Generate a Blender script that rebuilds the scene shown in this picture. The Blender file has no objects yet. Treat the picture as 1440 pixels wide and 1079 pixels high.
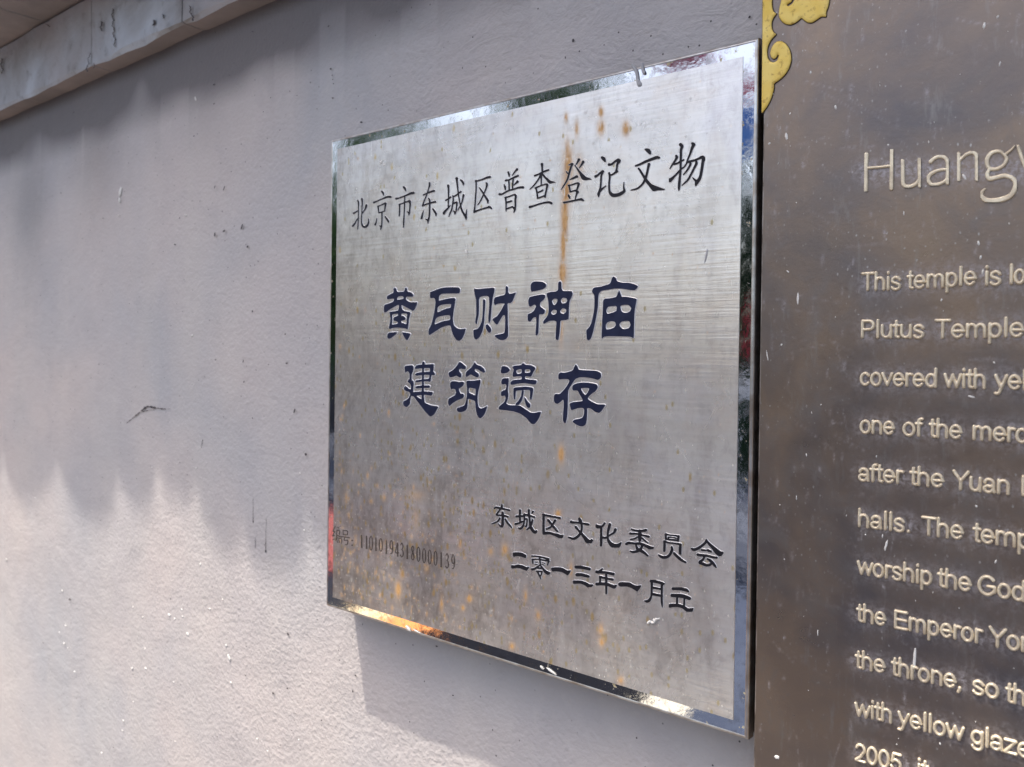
import bpy, bmesh, math, random
import numpy as np
from mathutils import Vector, Matrix

random.seed(7); rng = np.random.default_rng(11)
S = bpy.context.scene
C = S.collection
R = math.radians

# ------------------------------------------------------------------ camera
FPX, CY = 1150.0, 507.188466          # focal length and principal row of the 1440x1079 photograph
CAM = np.array([0.704010137, -0.594623852, 0.273838083])
YAW, PITCH, ROLL = 0.678217068, -0.00857866917, 0.01261351
_cy, _sy, _cp, _sp = math.cos(YAW), math.sin(YAW), math.cos(PITCH), math.sin(PITCH)
FWD = np.array([-_sy*_cp, _cy*_cp, _sp])
_r = np.array([_cy, _sy, 0.0]); _u = np.cross(_r, FWD)
RIGHT = _r*math.cos(ROLL) + _u*math.sin(ROLL)
UP = -_r*math.sin(ROLL) + _u*math.cos(ROLL)
cam_d = bpy.data.cameras.new('camera'); cam = bpy.data.objects.new('camera', cam_d); C.objects.link(cam)
M = Matrix.Identity(4)
for i in range(3):
    M[i][0], M[i][1], M[i][2], M[i][3] = RIGHT[i], UP[i], -FWD[i], CAM[i]
cam.matrix_world = M
cam_d.sensor_width = 36; cam_d.lens = FPX/1440*36
cam_d.shift_y = -(1079/2 - CY)/1440
cam_d.clip_start = 0.02; cam_d.clip_end = 300
cam_d.dof.use_dof = True; cam_d.dof.focus_distance = 0.66; cam_d.dof.aperture_fstop = 10.5
S.camera = cam

# ------------------------------------------------------------------ sky, sun, exposure
SUN = np.array([0.0272, 0.035, -0.1215]); SUN = SUN/np.linalg.norm(SUN)      # the way the light travels
w = bpy.data.worlds.new('World'); S.world = w; w.use_nodes = True
nt = w.node_tree; bg = nt.nodes['Background']
sky = nt.nodes.new('ShaderNodeTexSky'); sky.sky_type = 'NISHITA'; sky.sun_disc = False
sky.sun_elevation = math.asin(-SUN[2]); sky.sun_rotation = math.atan2(-SUN[0], -SUN[1]) % (2*math.pi)
sky.dust_density = 6.0; sky.air_density = 1.0; sky.ozone_density = 1.0
nt.links.new(sky.outputs[0], bg.inputs[0]); bg.inputs[1].default_value = 0.15
sd = bpy.data.lights.new('sun', 'SUN'); sd.energy = 2.65; sd.angle = R(0.9); sd.color = (1.0, 0.93, 0.83)
so = bpy.data.objects.new('sun', sd); C.objects.link(so)
so.rotation_euler = Vector((-SUN[0], -SUN[1], -SUN[2])).to_track_quat('Z', 'Y').to_euler()
S.view_settings.view_transform = 'Standard'; S.view_settings.look = 'None'
S.view_settings.gamma = 1; S.view_settings.exposure = 0.92
S.cycles.use_denoising = True

# ------------------------------------------------------------------ helpers
def unp(x, y, Y):
    """photo pixel -> point on the vertical plane at depth Y (arrays allowed)"""
    x = np.asarray(x, float); y = np.asarray(y, float)
    d = FWD + RIGHT*((x-720)/FPX)[..., None] + UP*((CY-y)/FPX)[..., None]
    return CAM + d*((Y-CAM[1])/d[..., 1])[..., None]
def prj(P):
    d = np.asarray(P, float)-CAM; z = d@FWD
    return 720+FPX*(d@RIGHT)/z, CY-FPX*(d@UP)/z

def tag(o, label=None, cat=None, group=None, kind=None):
    if label: o['label'] = label
    if cat: o['category'] = cat
    if group: o['group'] = group
    if kind: o['kind'] = kind
    return o
def link(name, me, mats, parent=None):
    o = bpy.data.objects.new(name, me); C.objects.link(o)
    for m in (mats if isinstance(mats, (list, tuple)) else [mats]):
        if m.name not in [x.name for x in me.materials]: me.materials.append(m)
    if parent: o.parent = parent
    return o
def mesh(name, V, F, mats, parent=None, mi=None, smooth=False):
    me = bpy.data.meshes.new(name); me.from_pydata([tuple(map(float, v)) for v in V], [], F); me.validate()
    if mi is not None and len(mi) == len(me.polygons): me.polygons.foreach_set('material_index', mi)
    if smooth: me.polygons.foreach_set('use_smooth', [True]*len(me.polygons))
    return link(name, me, mats, parent)
def empty(name, loc):
    o = bpy.data.objects.new(name, None); C.objects.link(o); o.location = loc; o.empty_display_size = .05
    return o
def own(parent, *kids):
    """keep the children's world places although the parent stands elsewhere"""
    for k in kids:
        k.parent = parent; k.matrix_parent_inverse = Matrix.Translation(parent.location).inverted()
def box(name, a, b, mats, parent=None, bev=0.0, wob=0.0, cuts=0):
    bm = bmesh.new(); bmesh.ops.create_cube(bm, size=1)
    for v in bm.verts:
        v.co = Vector([(a[i]+b[i])/2 + v.co[i]*(b[i]-a[i]) for i in range(3)])
    if cuts: bmesh.ops.subdivide_edges(bm, edges=bm.edges[:], cuts=cuts, use_grid_fill=True)
    if bev: bmesh.ops.bevel(bm, geom=[e for e in bm.edges if len(e.link_faces) == 2 and e.calc_face_angle() > .5], offset=bev, segments=2, affect='EDGES', profile=.6)
    if wob:
        for v in bm.verts: v.co += Vector((random.uniform(-wob, wob), random.uniform(-wob, wob), random.uniform(-wob, wob)))
    me = bpy.data.meshes.new(name); bm.to_mesh(me); bm.free()
    return link(name, me, mats, parent)

# ---- node material helper
class Mt:
    def __init__(s, name):
        s.m = bpy.data.materials.new(name); s.m.use_nodes = True; s.t = s.m.node_tree
        s.b = s.t.nodes['Principled BSDF']
    def n(s, typ, ins=None, **kw):
        nd = s.t.nodes.new('ShaderNode'+typ)
        for k, v in kw.items(): setattr(nd, k, v)
        for k, v in (ins or {}).items():
            i = nd.inputs[k]
            if hasattr(v, 'is_output') or hasattr(v, 'links'): s.t.links.new(v, i)
            else: i.default_value = v
        return nd
    def co(s, scale=(1, 1, 1)):
        if not hasattr(s, '_c'): s._c = s.n('TexCoord').outputs['Object']
        return s.n('Mapping', {'Vector': s._c, 'Scale': scale}).outputs[0]
    def vor(s, sc, sx=1., sz=1.):
        s.co(); p = s.n('SeparateXYZ', {0: s._c})
        v = s.n('CombineXYZ', {0: s.math('MULTIPLY', p.outputs[0], sx), 1: s.math('MULTIPLY', p.outputs[2], sz)}).outputs[0]
        return s.n('TexVoronoi', {'Vector': v, 'Scale': sc, 'Randomness': 1.0}, voronoi_dimensions='2D')
    def noise(s, sc, det=4, rough=.55, dist=0, scale=(1, 1, 1)):
        return s.n('TexNoise', {'Vector': s.co(scale), 'Scale': sc, 'Detail': det, 'Roughness': rough, 'Distortion': dist}).outputs['Fac']
    def ramp(s, f, a, b, va=0., vb=1.):
        return s.n('MapRange', {'Value': f, 'From Min': a, 'From Max': b, 'To Min': va, 'To Max': vb}).outputs[0]
    def mix(s, f, a, b, mode='MIX'):
        nd = s.n('Mix', data_type='RGBA', blend_type=mode)
        for i, v in ((0, f), (6, a), (7, b)):
            if hasattr(v, 'links'): s.t.links.new(v, nd.inputs[i])
            else: nd.inputs[i].default_value = v if i == 0 else (*v, 1)
        return nd.outputs[2]
    def math(s, op, a, b=0., clamp=False):
        return s.n('Math', {0: a, 1: b}, operation=op, use_clamp=clamp).outputs[0]
    def attr(s, name):
        return s.n('Attribute', attribute_name=name)
    def set(s, **kw):
        for k, v in kw.items():
            i = s.b.inputs[k.replace('_', ' ')]
            if hasattr(v, 'links'): s.t.links.new(v, i)
            else: i.default_value = (*v, 1) if isinstance(v, tuple) and len(v) == 3 and i.type == 'RGBA' else v
    def bump(s, h, strength=.3, dist=.001, prev=None):
        ins = {'Height': h, 'Strength': strength, 'Distance': dist}
        if prev is not None: ins['Normal'] = prev
        return s.n('Bump', ins).outputs[0]

# ---- wall paint: grey mauve plaster, orange-peel paint relief, dust and streaks
wm = Mt('painted_plaster')
big = wm.noise(2.6, 3, .5, .4); strk = wm.noise(5, 4, .6, .2, (1.6, 1, .35)); fine = wm.noise(60, 5, .6); lump = wm.noise(190, 3, .5); mid = wm.noise(16, 4, .6, .6)
col = wm.mix(wm.ramp(big, .36, .64), (.458, .455, .470), (.585, .528, .505))
col = wm.mix(wm.math('MULTIPLY', wm.ramp(strk, .45, .75), .5), col, (.60, .565, .53))
col = wm.mix(wm.math('MULTIPLY', wm.ramp(mid, .5, .75), .3), col, (.42, .395, .40))
col = wm.mix(wm.math('MULTIPLY', wm.ramp(fine, .55, .8), .35), col, (.66, .63, .60))
spots = wm.vor(30.)
col = wm.mix(wm.math('MULTIPLY', wm.ramp(spots.outputs['Distance'], .030, .017), wm.ramp(mid, .45, .55)), col, (.10, .09, .09))
col = wm.mix(wm.math('MULTIPLY', wm.attr('grime_shade').outputs['Fac'], .85), col, (.13, .12, .125))
tr_ = wm.attr('trowel').outputs['Fac']
b0 = wm.bump(wm.math('MULTIPLY', tr_, wm.noise(26, 6, .68, 2.2, (.75, 1, 1.3))), .8, .0035)
b1 = wm.bump(wm.noise(9, 4, .55, .3), .5, .006, b0)
b2 = wm.bump(wm.math('MULTIPLY', lump, wm.attr('peel').outputs['Fac']), .9, .0012, b1)
b3 = wm.bump(wm.noise(75, 5, .65, 1.2), .45, .0010, b2)
b4 = wm.bump(wm.noise(34, 5, .6, 1.5, (.6, 1, 1.8)), .35, .0013, b3)
wm.set(Base_Color=col, Roughness=.62, Normal=b4); wm.b.inputs['Specular IOR Level'].default_value = .35
PLASTER = wm.m

cm = Mt('weathered_cornice_plaster')
c1 = cm.noise(7, 5, .6, .5); c2 = cm.noise(40, 5, .65)
col = cm.mix(cm.ramp(c1, .35, .65), (.60, .645, .70), (.40, .40, .41))
col = cm.mix(cm.math('MULTIPLY', cm.ramp(c2, .55, .75), .6), col, (.14, .13, .13))
col = cm.mix(cm.math('MULTIPLY', cm.ramp(cm.noise(3, 3), .5, .62), .5), col, (.40, .33, .30))
cm.set(Base_Color=col, Roughness=.8, Normal=cm.bump(c2, .6, .003, cm.bump(c1, .6, .012)))
CORNICE = cm.m
um = Mt('buff_plaster_soffit')
u1 = um.noise(9, 5, .6)
um.set(Base_Color=um.mix(um.ramp(u1, .35, .65), (.42, .36, .345), (.30, .265, .255)), Roughness=.85, Normal=um.bump(um.noise(30, 5, .6), .5, .003))
SOFFIT = um.m

# ---- stainless steel, brushed
sm = Mt('brushed_steel')
geo = sm.attr('stain')                      # R rust, G pale dust, B pits, dirt and painted dark reflection
sep = sm.n('SeparateColor', {'Color': geo.outputs['Color']})
rust, dust, grime_shade = sep.outputs[0], sep.outputs[1], sep.outputs[2]
hair = sm.noise(420, 3, .6, 0, (.035, 1, 1)); hair2 = sm.noise(900, 2, .5, 0, (.02, 1, 1.0))
vstr = sm.noise(38, 5, .6, .3, (1.5, 1, .22)); blot = sm.noise(14, 5, .65, .8); spk = sm.noise(300, 3, .7, .5, (1, 1, .55))
basec = sm.mix(sm.ramp(blot, .35, .65), (.93, .905, .86), (.76, .735, .69))
basec = sm.mix(sm.math('MULTIPLY', sm.ramp(vstr, .5, .72), .40), basec, (.36, .33, .31))
basec = sm.mix(sm.math('MULTIPLY', sm.ramp(hair, .38, .62), .32), basec, (.97, .97, .97))
hue = sm.noise(11, 4, .6, 1.0); hue2 = sm.noise(23, 4, .6, .8)
basec = sm.mix(sm.math('MULTIPLY', sm.ramp(hue, .5, .68), .26), basec, (.62, .62, .72))
basec = sm.mix(sm.math('MULTIPLY', sm.ramp(hue2, .5, .68), .35), basec, (.78, .68, .58))
grn = sm.noise(150, 5, .75, .6, (1, 1, .6)); grn2 = sm.noise(420, 3, .7, .3, (1, 1, .7))
basec = sm.mix(sm.math('MULTIPLY', sm.ramp(grn, .50, .66), .26), basec, (.36, .345, .33))
basec = sm.mix(sm.math('MULTIPLY', sm.ramp(grn2, .52, .70), .35), basec, (.86, .85, .82))
basec = sm.mix(sm.math('MULTIPLY', grime_shade, sm.ramp(grn, .3, .6, .45, 1.)), basec, (.17, .132, .105))
basec = sm.mix(sm.math('MULTIPLY', dust, .75), basec, (.74, .73, .70))
rn = sm.noise(260, 4, .7, .8, (1, 1, .4))
rmask = sm.math('MULTIPLY', rust, sm.ramp(rn, .28, .48, 0., 1.25), True)
rcol = sm.mix(sm.ramp(rn, .45, .7), (.62, .37, .15), (.36, .18, .06))
dens = sm.attr('speck').outputs['Fac']
v1 = sm.vor(200., 1., .55); v2 = sm.vor(300., 1., .7); v3 = sm.vor(110., 1., .5)
s1 = sm.n('SeparateColor', {'Color': v1.outputs['Color']}); s2 = sm.n('SeparateColor', {'Color': v2.outputs['Color']}); s3 = sm.n('SeparateColor', {'Color': v3.outputs['Color']})
m1 = sm.math('MULTIPLY', sm.ramp(v1.outputs['Distance'], .30, .16), sm.math('LESS_THAN', s1.outputs[0], sm.math('MULTIPLY', dens, .30)), True)
m2 = sm.math('MULTIPLY', sm.ramp(v2.outputs['Distance'], .24, .12), sm.math('LESS_THAN', s2.outputs[1], sm.math('MULTIPLY', dens, .26)), True)
m1 = sm.math('MULTIPLY', m1, .75); m2 = sm.math('MULTIPLY', m2, .7)
m3 = sm.math('MULTIPLY', sm.math('MULTIPLY', sm.ramp(v3.outputs['Distance'], .26, .12), sm.math('LESS_THAN', s3.outputs[2], sm.math('MULTIPLY', dens, .22))), sm.ramp(rn, .35, .5), True)
basec = sm.mix(sm.math('MULTIPLY', m3, .8), basec, (.62, .47, .20)); basec = sm.mix(m1, basec, (.50, .42, .22)); basec = sm.mix(m2, basec, (.88, .86, .80))
basec = sm.mix(rmask, basec, rcol); dust = sm.math('MAXIMUM', dust, sm.math('MAXIMUM', m1, m2))
metal = sm.math('SUBTRACT', .95, sm.math('MULTIPLY', sm.math('MAXIMUM', rmask, sm.math('MULTIPLY', dust, .6)), .9), True)
rough = sm.math('ADD', sm.ramp(blot, .3, .7, .36, .44), sm.math('MULTIPLY', sm.math('MAXIMUM', grime_shade, dust), .22))
rough = sm.math('ADD', rough, sm.math('MULTIPLY', sm.ramp(hair2, .3, .7), .08))
tg = sm.n('CombineXYZ', {2: 1.0})     # the grain runs level, so highlights smear up and down
sm.set(Base_Color=basec, Metallic=metal, Roughness=rough, Normal=sm.bump(spk, .10, .0003, sm.bump(hair, .10, .0004)))
sm.b.inputs['Anisotropic'].default_value = .78; sm.t.links.new(tg.outputs[0], sm.b.inputs['Tangent'])
b2_ = sm.n('BsdfAnisotropic', {'Color': basec, 'Roughness': sm.math('ADD', sm.ramp(blot, .3, .7, .20, .29), sm.math('MULTIPLY', sm.math('MAXIMUM', grime_shade, dust), .12)), 'Anisotropy': .65, 'Tangent': tg.outputs[0], 'Normal': sm.bump(hair, .25, .0005)})
mx_ = sm.n('MixShader', {0: sm.math('MULTIPLY', sm.math('SUBTRACT', 1., rmask), .54)})
sm.t.links.new(sm.b.outputs[0], mx_.inputs[1]); sm.t.links.new(b2_.outputs[0], mx_.inputs[2])
sm.t.links.new(mx_.outputs[0], sm.t.nodes['Material Output'].inputs[0])
BRUSHED = sm.m

pm = Mt('polished_steel')
p1 = pm.noise(120, 5, .7, .4, (1, 1, .8)); p2 = pm.noise(30, 4, .6); p3 = pm.noise(500, 3, .7)
pc = pm.mix(pm.ramp(p1, .52, .72), (.80, .81, .82), (.45, .44, .43))
pr = pm.math('ADD', pm.ramp(p1, .5, .7, .03, .12), pm.math('MULTIPLY', pm.ramp(p2, .4, .7), .05))
yel = pm.math('MULTIPLY', pm.ramp(pm.noise(170, 3, .6), .66, .70), .8)
pc = pm.mix(yel, pc, (.42, .33, .14))
pm.set(Base_Color=pc, Metallic=pm.math('SUBTRACT', 1., yel), Roughness=pr, Normal=pm.bump(p2, .12, .0012, pm.bump(p3, .06, .0002)))
POLISHED = pm.m
lm = Mt('steel_folded_edge'); lm.set(Base_Color=lm.mix(lm.ramp(lm.noise(60, 4), .4, .65), (.72, .70, .67), (.45, .38, .32)), Metallic=.95, Roughness=.28, Normal=lm.bump(lm.noise(90, 3), .15, .0006)); LIP = lm.m
bm_ = Mt('steel_box_side'); bm_.set(Base_Color=bm_.mix(bm_.noise(30), (.16, .15, .15), (.28, .26, .25)), Metallic=.8, Roughness=.5); BOXSIDE = bm_.m

ik = Mt('navy_enamel')
k1 = ik.noise(90, 4, .6)
ik.set(Base_Color=ik.mix(ik.ramp(k1, .35, .7), (.005, .008, .034), (.016, .022, .060)), Roughness=.48, Normal=ik.bump(k1, .2, .0004))
ik.b.inputs['Specular IOR Level'].default_value = .3; NAVY = ik.m
ik2 = Mt('black_enamel'); k2 = ik2.noise(200, 3)
ik2.set(Base_Color=ik2.mix(k2, (.007, .007, .011), (.022, .021, .028)), Roughness=.5); ik2.b.inputs['Specular IOR Level'].default_value = .25; BLACK = ik2.m
rk = Mt('bare_engraved_edge'); rk.set(Base_Color=(.66, .66, .68), Metallic=.4, Roughness=.45); RIM = rk.m
sc_ = Mt('shallow_etched_line'); sc_.set(Base_Color=(.065, .05, .042), Roughness=.6); ETCH = sc_.m

# ---- bronze panel
zm = Mt('aged_bronze')
z1 = zm.noise(7, 5, .6, .6); z2 = zm.noise(45, 5, .7, .5); z3 = zm.noise(420, 3, .7); zs = zm.noise(70, 4, .7, .2, (2.2, 1, .5))
zc = zm.mix(zm.ramp(z1, .35, .65), (.150, .138, .143), (.28, .212, .16))
zc = zm.mix(zm.math('MULTIPLY', zm.ramp(z2, .5, .75), .55), zc, (.20, .19, .185))
zc = zm.mix(zm.math('MULTIPLY', zm.ramp(zs, .58, .75), .5), zc, (.30, .285, .27))
vd = zm.vor(190., 1., .6)
zc = zm.mix(zm.math('MULTIPLY', zm.ramp(vd.outputs['Distance'], .14, .07), zm.math('MULTIPLY', zm.ramp(z3, .5, .62), zm.ramp(zm.noise(18, 4, .7), .46, .62))), zc, (.46, .44, .42))
lime = zm.attr('lime').outputs['Fac']
lmask = zm.math('MULTIPLY', lime, zm.ramp(zm.noise(300, 5, .8, .5), .42, .66), True)
zc = zm.mix(zm.math('MULTIPLY', lmask, .8), zc, (.52, .50, .54))
zmet = zm.math('SUBTRACT', .78, zm.math('MULTIPLY', lmask, .6), True)
zm.set(Base_Color=zc, Metallic=zmet, Roughness=zm.math('ADD', zm.ramp(z2, .3, .7, .27, .42), zm.math('MULTIPLY', lmask, .25)), Normal=zm.bump(z3, .16, .0004, zm.bump(z2, .2, .0008)))
BRONZE = zm.m
gm = Mt('worn_gilt_letter'); g1 = gm.noise(160, 4, .6)
gm.set(Base_Color=gm.mix(gm.ramp(g1, .38, .66), (.90, .80, .60), (.60, .50, .36)), Metallic=.35, Roughness=.38, Normal=gm.bump(g1, .25, .0005)); GILT = gm.m
om = Mt('gold_leaf_paint'); o1 = om.noise(230, 4, .65, .3); o2 = om.noise(60, 4)
oc = om.mix(om.ramp(o2, .35, .65), (.80, .56, .10), (.88, .68, .20))
oc = om.mix(om.math('MULTIPLY', om.ramp(o1, .56, .68), .8), oc, (.42, .25, .05))
om.set(Base_Color=oc, Metallic=.15, Roughness=.5, Normal=om.bump(o1, .25, .0005)); GOLD = om.m
dk = Mt('dark_patina_shade'); dk.set(Base_Color=(.035, .018, .012), Roughness=.6); PATINA_SHADE = dk.m  # patina and shade painted as one dark colour round the raised gold
wp = Mt('dried_white_paint'); wp.set(Base_Color=wp.mix(wp.noise(300, 3), (.86, .85, .82), (.68, .66, .61)), Roughness=.55); WPAINT = wp.m
gp = Mt('dried_grey_paint'); gp.set(Base_Color=(.40, .40, .415), Roughness=.4); GPAINT = gp.m
tk = Mt('dark_scrape'); tk.set(Base_Color=tk.mix(tk.noise(200, 3), (.045, .04, .045), (.12, .11, .115)), Roughness=.8); SCRAPE = tk.m
# reflected street
def flat(name, a, b, sc=3., rough=.8, metal=0.):
    t = Mt(name); n = t.noise(sc, 5, .6); t.b.inputs['Specular IOR Level'].default_value = .5 if max(a) > .2 else .04; t.set(Base_Color=t.mix(t.ramp(n, .35, .65), a, b), Roughness=rough, Metallic=metal, Normal=t.bump(n, .3, .01)); return t.m

# ------------------------------------------------------------------ the wall (its front face is the plane y = 0)
TF = 0.035                                   # the steel plaque stands this far off the wall
# shift so that the plaque face fits the solved camera (face at y=-TF)
assert abs((-TF-CAM[1]) - 0.559623852) < 1e-6
xs = np.concatenate([np.linspace(-7, -1.25, 12), np.linspace(-1.2, .62, 365), np.linspace(.7, 3, 8)])
zs_ = np.concatenate([np.linspace(-1.35, -.3, 5), np.linspace(-.25, .8, 211), np.linspace(.9, 1.6, 4)])
X, Z = np.meshgrid(xs, zs_)
def vnoise(x, y, s, seed):
    r = np.random.default_rng(seed); G = r.random((64, 64))
    x = x/s; y = y/s; xi = np.floor(x).astype(int); yi = np.floor(y).astype(int); fx = x-xi; fy = y-yi
    fx = fx*fx*(3-2*fx); fy = fy*fy*(3-2*fy)
    g = lambda a, b: G[a % 64, b % 64]
    return (g(xi, yi)*(1-fx)+g(xi+1, yi)*fx)*(1-fy)+(g(xi, yi+1)*(1-fx)+g(xi+1, yi+1)*fx)*fy
Yw = (vnoise(X, Z, .22, 1)-.5)*.003 + (vnoise(X, Z, .07, 2)-.5)*.0012 + (vnoise(X, Z, .02, 3)-.5)*.0004
nx, nz = len(xs), len(zs_)
V = np.stack([X, Yw, Z], -1).reshape(-1, 3)
idx = np.arange(nx*nz).reshape(nz, nx)
F = np.stack([idx[:-1, :-1], idx[:-1, 1:], idx[1:, 1:], idx[1:, :-1]], -1).reshape(-1, 4)
def gridmesh(name, V, F):
    me = bpy.data.meshes.new(name)
    me.vertices.add(len(V)); me.vertices.foreach_set('co', V.ravel())
    me.loops.add(F.size); me.loops.foreach_set('vertex_index', F.ravel())
    me.polygons.add(len(F)); me.polygons.foreach_set('loop_start', np.arange(0, F.size, 4))
    me.polygons.foreach_set('use_smooth', np.ones(len(F), bool))
    me.update(); me.validate(); return me
me = gridmesh('wall', V, F)
# contact shade painted under the cornice, with some dirt, plus run-off stains
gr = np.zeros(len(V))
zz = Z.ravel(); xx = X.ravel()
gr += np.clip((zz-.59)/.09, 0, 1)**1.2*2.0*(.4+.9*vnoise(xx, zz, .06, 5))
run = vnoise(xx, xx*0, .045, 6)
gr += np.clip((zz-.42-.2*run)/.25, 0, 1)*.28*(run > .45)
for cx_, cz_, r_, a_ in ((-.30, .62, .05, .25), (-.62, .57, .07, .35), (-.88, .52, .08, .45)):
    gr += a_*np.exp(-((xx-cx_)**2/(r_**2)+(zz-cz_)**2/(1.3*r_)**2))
a = me.attributes.new('grime_shade', 'FLOAT', 'POINT'); a.data.foreach_set('value', np.clip(gr, 0, 1))
a = me.attributes.new('trowel', 'FLOAT', 'POINT'); a.data.foreach_set('value', np.clip((zz-.40)/.1, 0, 1)*np.clip((xx+.05)/.15, 0, 1)*(.5+.5*vnoise(xx, zz, .05, 8)))
a = me.attributes.new('peel', 'FLOAT', 'POINT'); a.data.foreach_set('value', np.clip(.35+np.clip((xx+.75)/.6, 0, 1)*.8, 0, 1.15))
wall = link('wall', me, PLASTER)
tag(wall, 'grey mauve painted plaster wall carrying both metal plates', 'wall', kind='structure')

# ------------------------------------------------------------------ outline / stroke fields -> relief meshes
def catmull(P, step):
    P = np.asarray(P, float)
    if len(P) == 1: return P
    Q = np.vstack([2*P[0]-P[1], P, 2*P[-1]-P[-2]]); out = []
    for i in range(1, len(Q)-2):
        p0, p1, p2, p3 = Q[i-1], Q[i], Q[i+1], Q[i+2]
        n = max(2, int(np.hypot(*(p2-p1)[:2])/step)+1)
        t = np.linspace(0, 1, n, endpoint=False)[:, None]
        c = .5*((2*p1)+(-p0+p2)*t+(2*p0-5*p1+4*p2-p3)*t**2+(-p0+3*p1-3*p2+p3)*t**3)
        if c.shape[1] > 2: c[:, 2] = (p1[2]+(p2[2]-p1[2])*t[:, 0])
        out.append(c)
    out.append(P[-1:]); return np.vstack(out)
def closed(P, step):
    P = np.asarray(P, float); n = len(P); out = []
    for i in range(n):
        p0, p1, p2, p3 = P[i-1], P[i], P[(i+1) % n], P[(i+2) % n]
        k = max(2, int(np.hypot(*(p2-p1))/step)+1); t = np.linspace(0, 1, k, endpoint=False)[:, None]
        T = .36
        m1, m2 = (p2-p0)*T, (p3-p1)*T
        L = np.hypot(*(p2-p1)); 
        for m in (m1, m2):
            l = np.hypot(*m)
            if l > L*.9: m *= L*.9/l
        out.append((2*t**3-3*t**2+1)*p1+(t**3-2*t**2+t)*m1+(-2*t**3+3*t**2)*p2+(t**3-t**2)*m2)
    return np.vstack(out)
def f_stroke(GX, GY, P, step):
    Q = catmull(P, step); f = np.full(GX.shape, 1e9)
    for k in range(0, len(Q), 24):
        q = Q[k:k+24]
        d = np.sqrt((GX[..., None]-q[:, 0])**2+(GY[..., None]-q[:, 1])**2)-q[:, 2]/2
        f = np.minimum(f, d.min(-1))
    return f
def f_poly(GX, GY, P, step):
    Q = closed(P, step); a = Q; b = np.roll(Q, -1, 0); inside = np.zeros(GX.shape, bool); dm = np.full(GX.shape, 1e18)
    for (x0, y0), (x1, y1) in zip(a, b):
        ex, ey = x1-x0, y1-y0; l2 = ex*ex+ey*ey+1e-12
        t = np.clip(((GX-x0)*ex+(GY-y0)*ey)/l2, 0, 1)
        dm = np.minimum(dm, (GX-x0-t*ex)**2+(GY-y0-t*ey)**2)
        if y0 != y1:
            c = ((y0 > GY) != (y1 > GY)) & (GX < (x1-x0)*(GY-y0)/(y1-y0)+x0)
            inside ^= c
    d = np.sqrt(dm); return np.where(inside, -d, d)
def field(items, cell, pad):
    pts = np.vstack([np.asarray(p, float)[:, :2] for k, p in items if k != 'h'])
    x0, y0 = pts.min(0)-pad; x1, y1 = pts.max(0)+pad
    gx = np.arange(x0, x1+cell, cell); gy = np.arange(y0, y1+cell, cell)
    GX, GY = np.meshgrid(gx, gy); f = np.full(GX.shape, 1e9)
    for k, p in items:
        if k == 's': f = np.minimum(f, f_stroke(GX, GY, p, cell*.8))
        elif k == 'p': f = np.minimum(f, f_poly(GX, GY, p, cell*1.5))
    for k, p in items:
        if k == 'h': f = np.maximum(f, -f_poly(GX, GY, p, cell*1.5))
        elif k == 'g': f = np.maximum(f, -f_stroke(GX, GY, p, cell*.8))
    return gx, gy, f
def contour(gx, gy, f, lev=0.0, skirt=False):
    """polygons of the region f < lev; returns verts [(x, y, f)], faces, boundary edges"""
    g = f-lev; ny, nx = g.shape; V = []; key = {}; F = []; B = []
    ins = g < 0
    cells = np.argwhere(ins[:-1, :-1] | ins[:-1, 1:] | ins[1:, :-1] | ins[1:, 1:])
    def vid(k, x, y, v):
        i = key.get(k)
        if i is None: i = key[k] = len(V); V.append((x, y, v))
        return i
    for j, i in cells:
        cs = ((j, i), (j, i+1), (j+1, i+1), (j+1, i)); poly = []; eds = []
        for a in range(4):
            A, Bq = cs[a], cs[(a+1) % 4]; ga, gb = g[A], g[Bq]
            if ga < 0: poly.append(vid(A, gx[A[1]], gy[A[0]], f[A])); eds.append(0)
            if (ga < 0) != (gb < 0):
                k = (min(A, Bq), max(A, Bq)); t = ga/(ga-gb)
                poly.append(vid(k, gx[A[1]]+(gx[Bq[1]]-gx[A[1]])*t, gy[A[0]]+(gy[Bq[0]]-gy[A[0]])*t, lev)); eds.append(1 if ga < 0 else 2)
        if len(poly) >= 3:
            F.append(poly)
            for a in range(len(poly)):
                if eds[a] == 1 and eds[(a+1) % len(poly)] == 2: B.append((poly[a], poly[(a+1) % len(poly)]))
    return V, F, B

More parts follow.
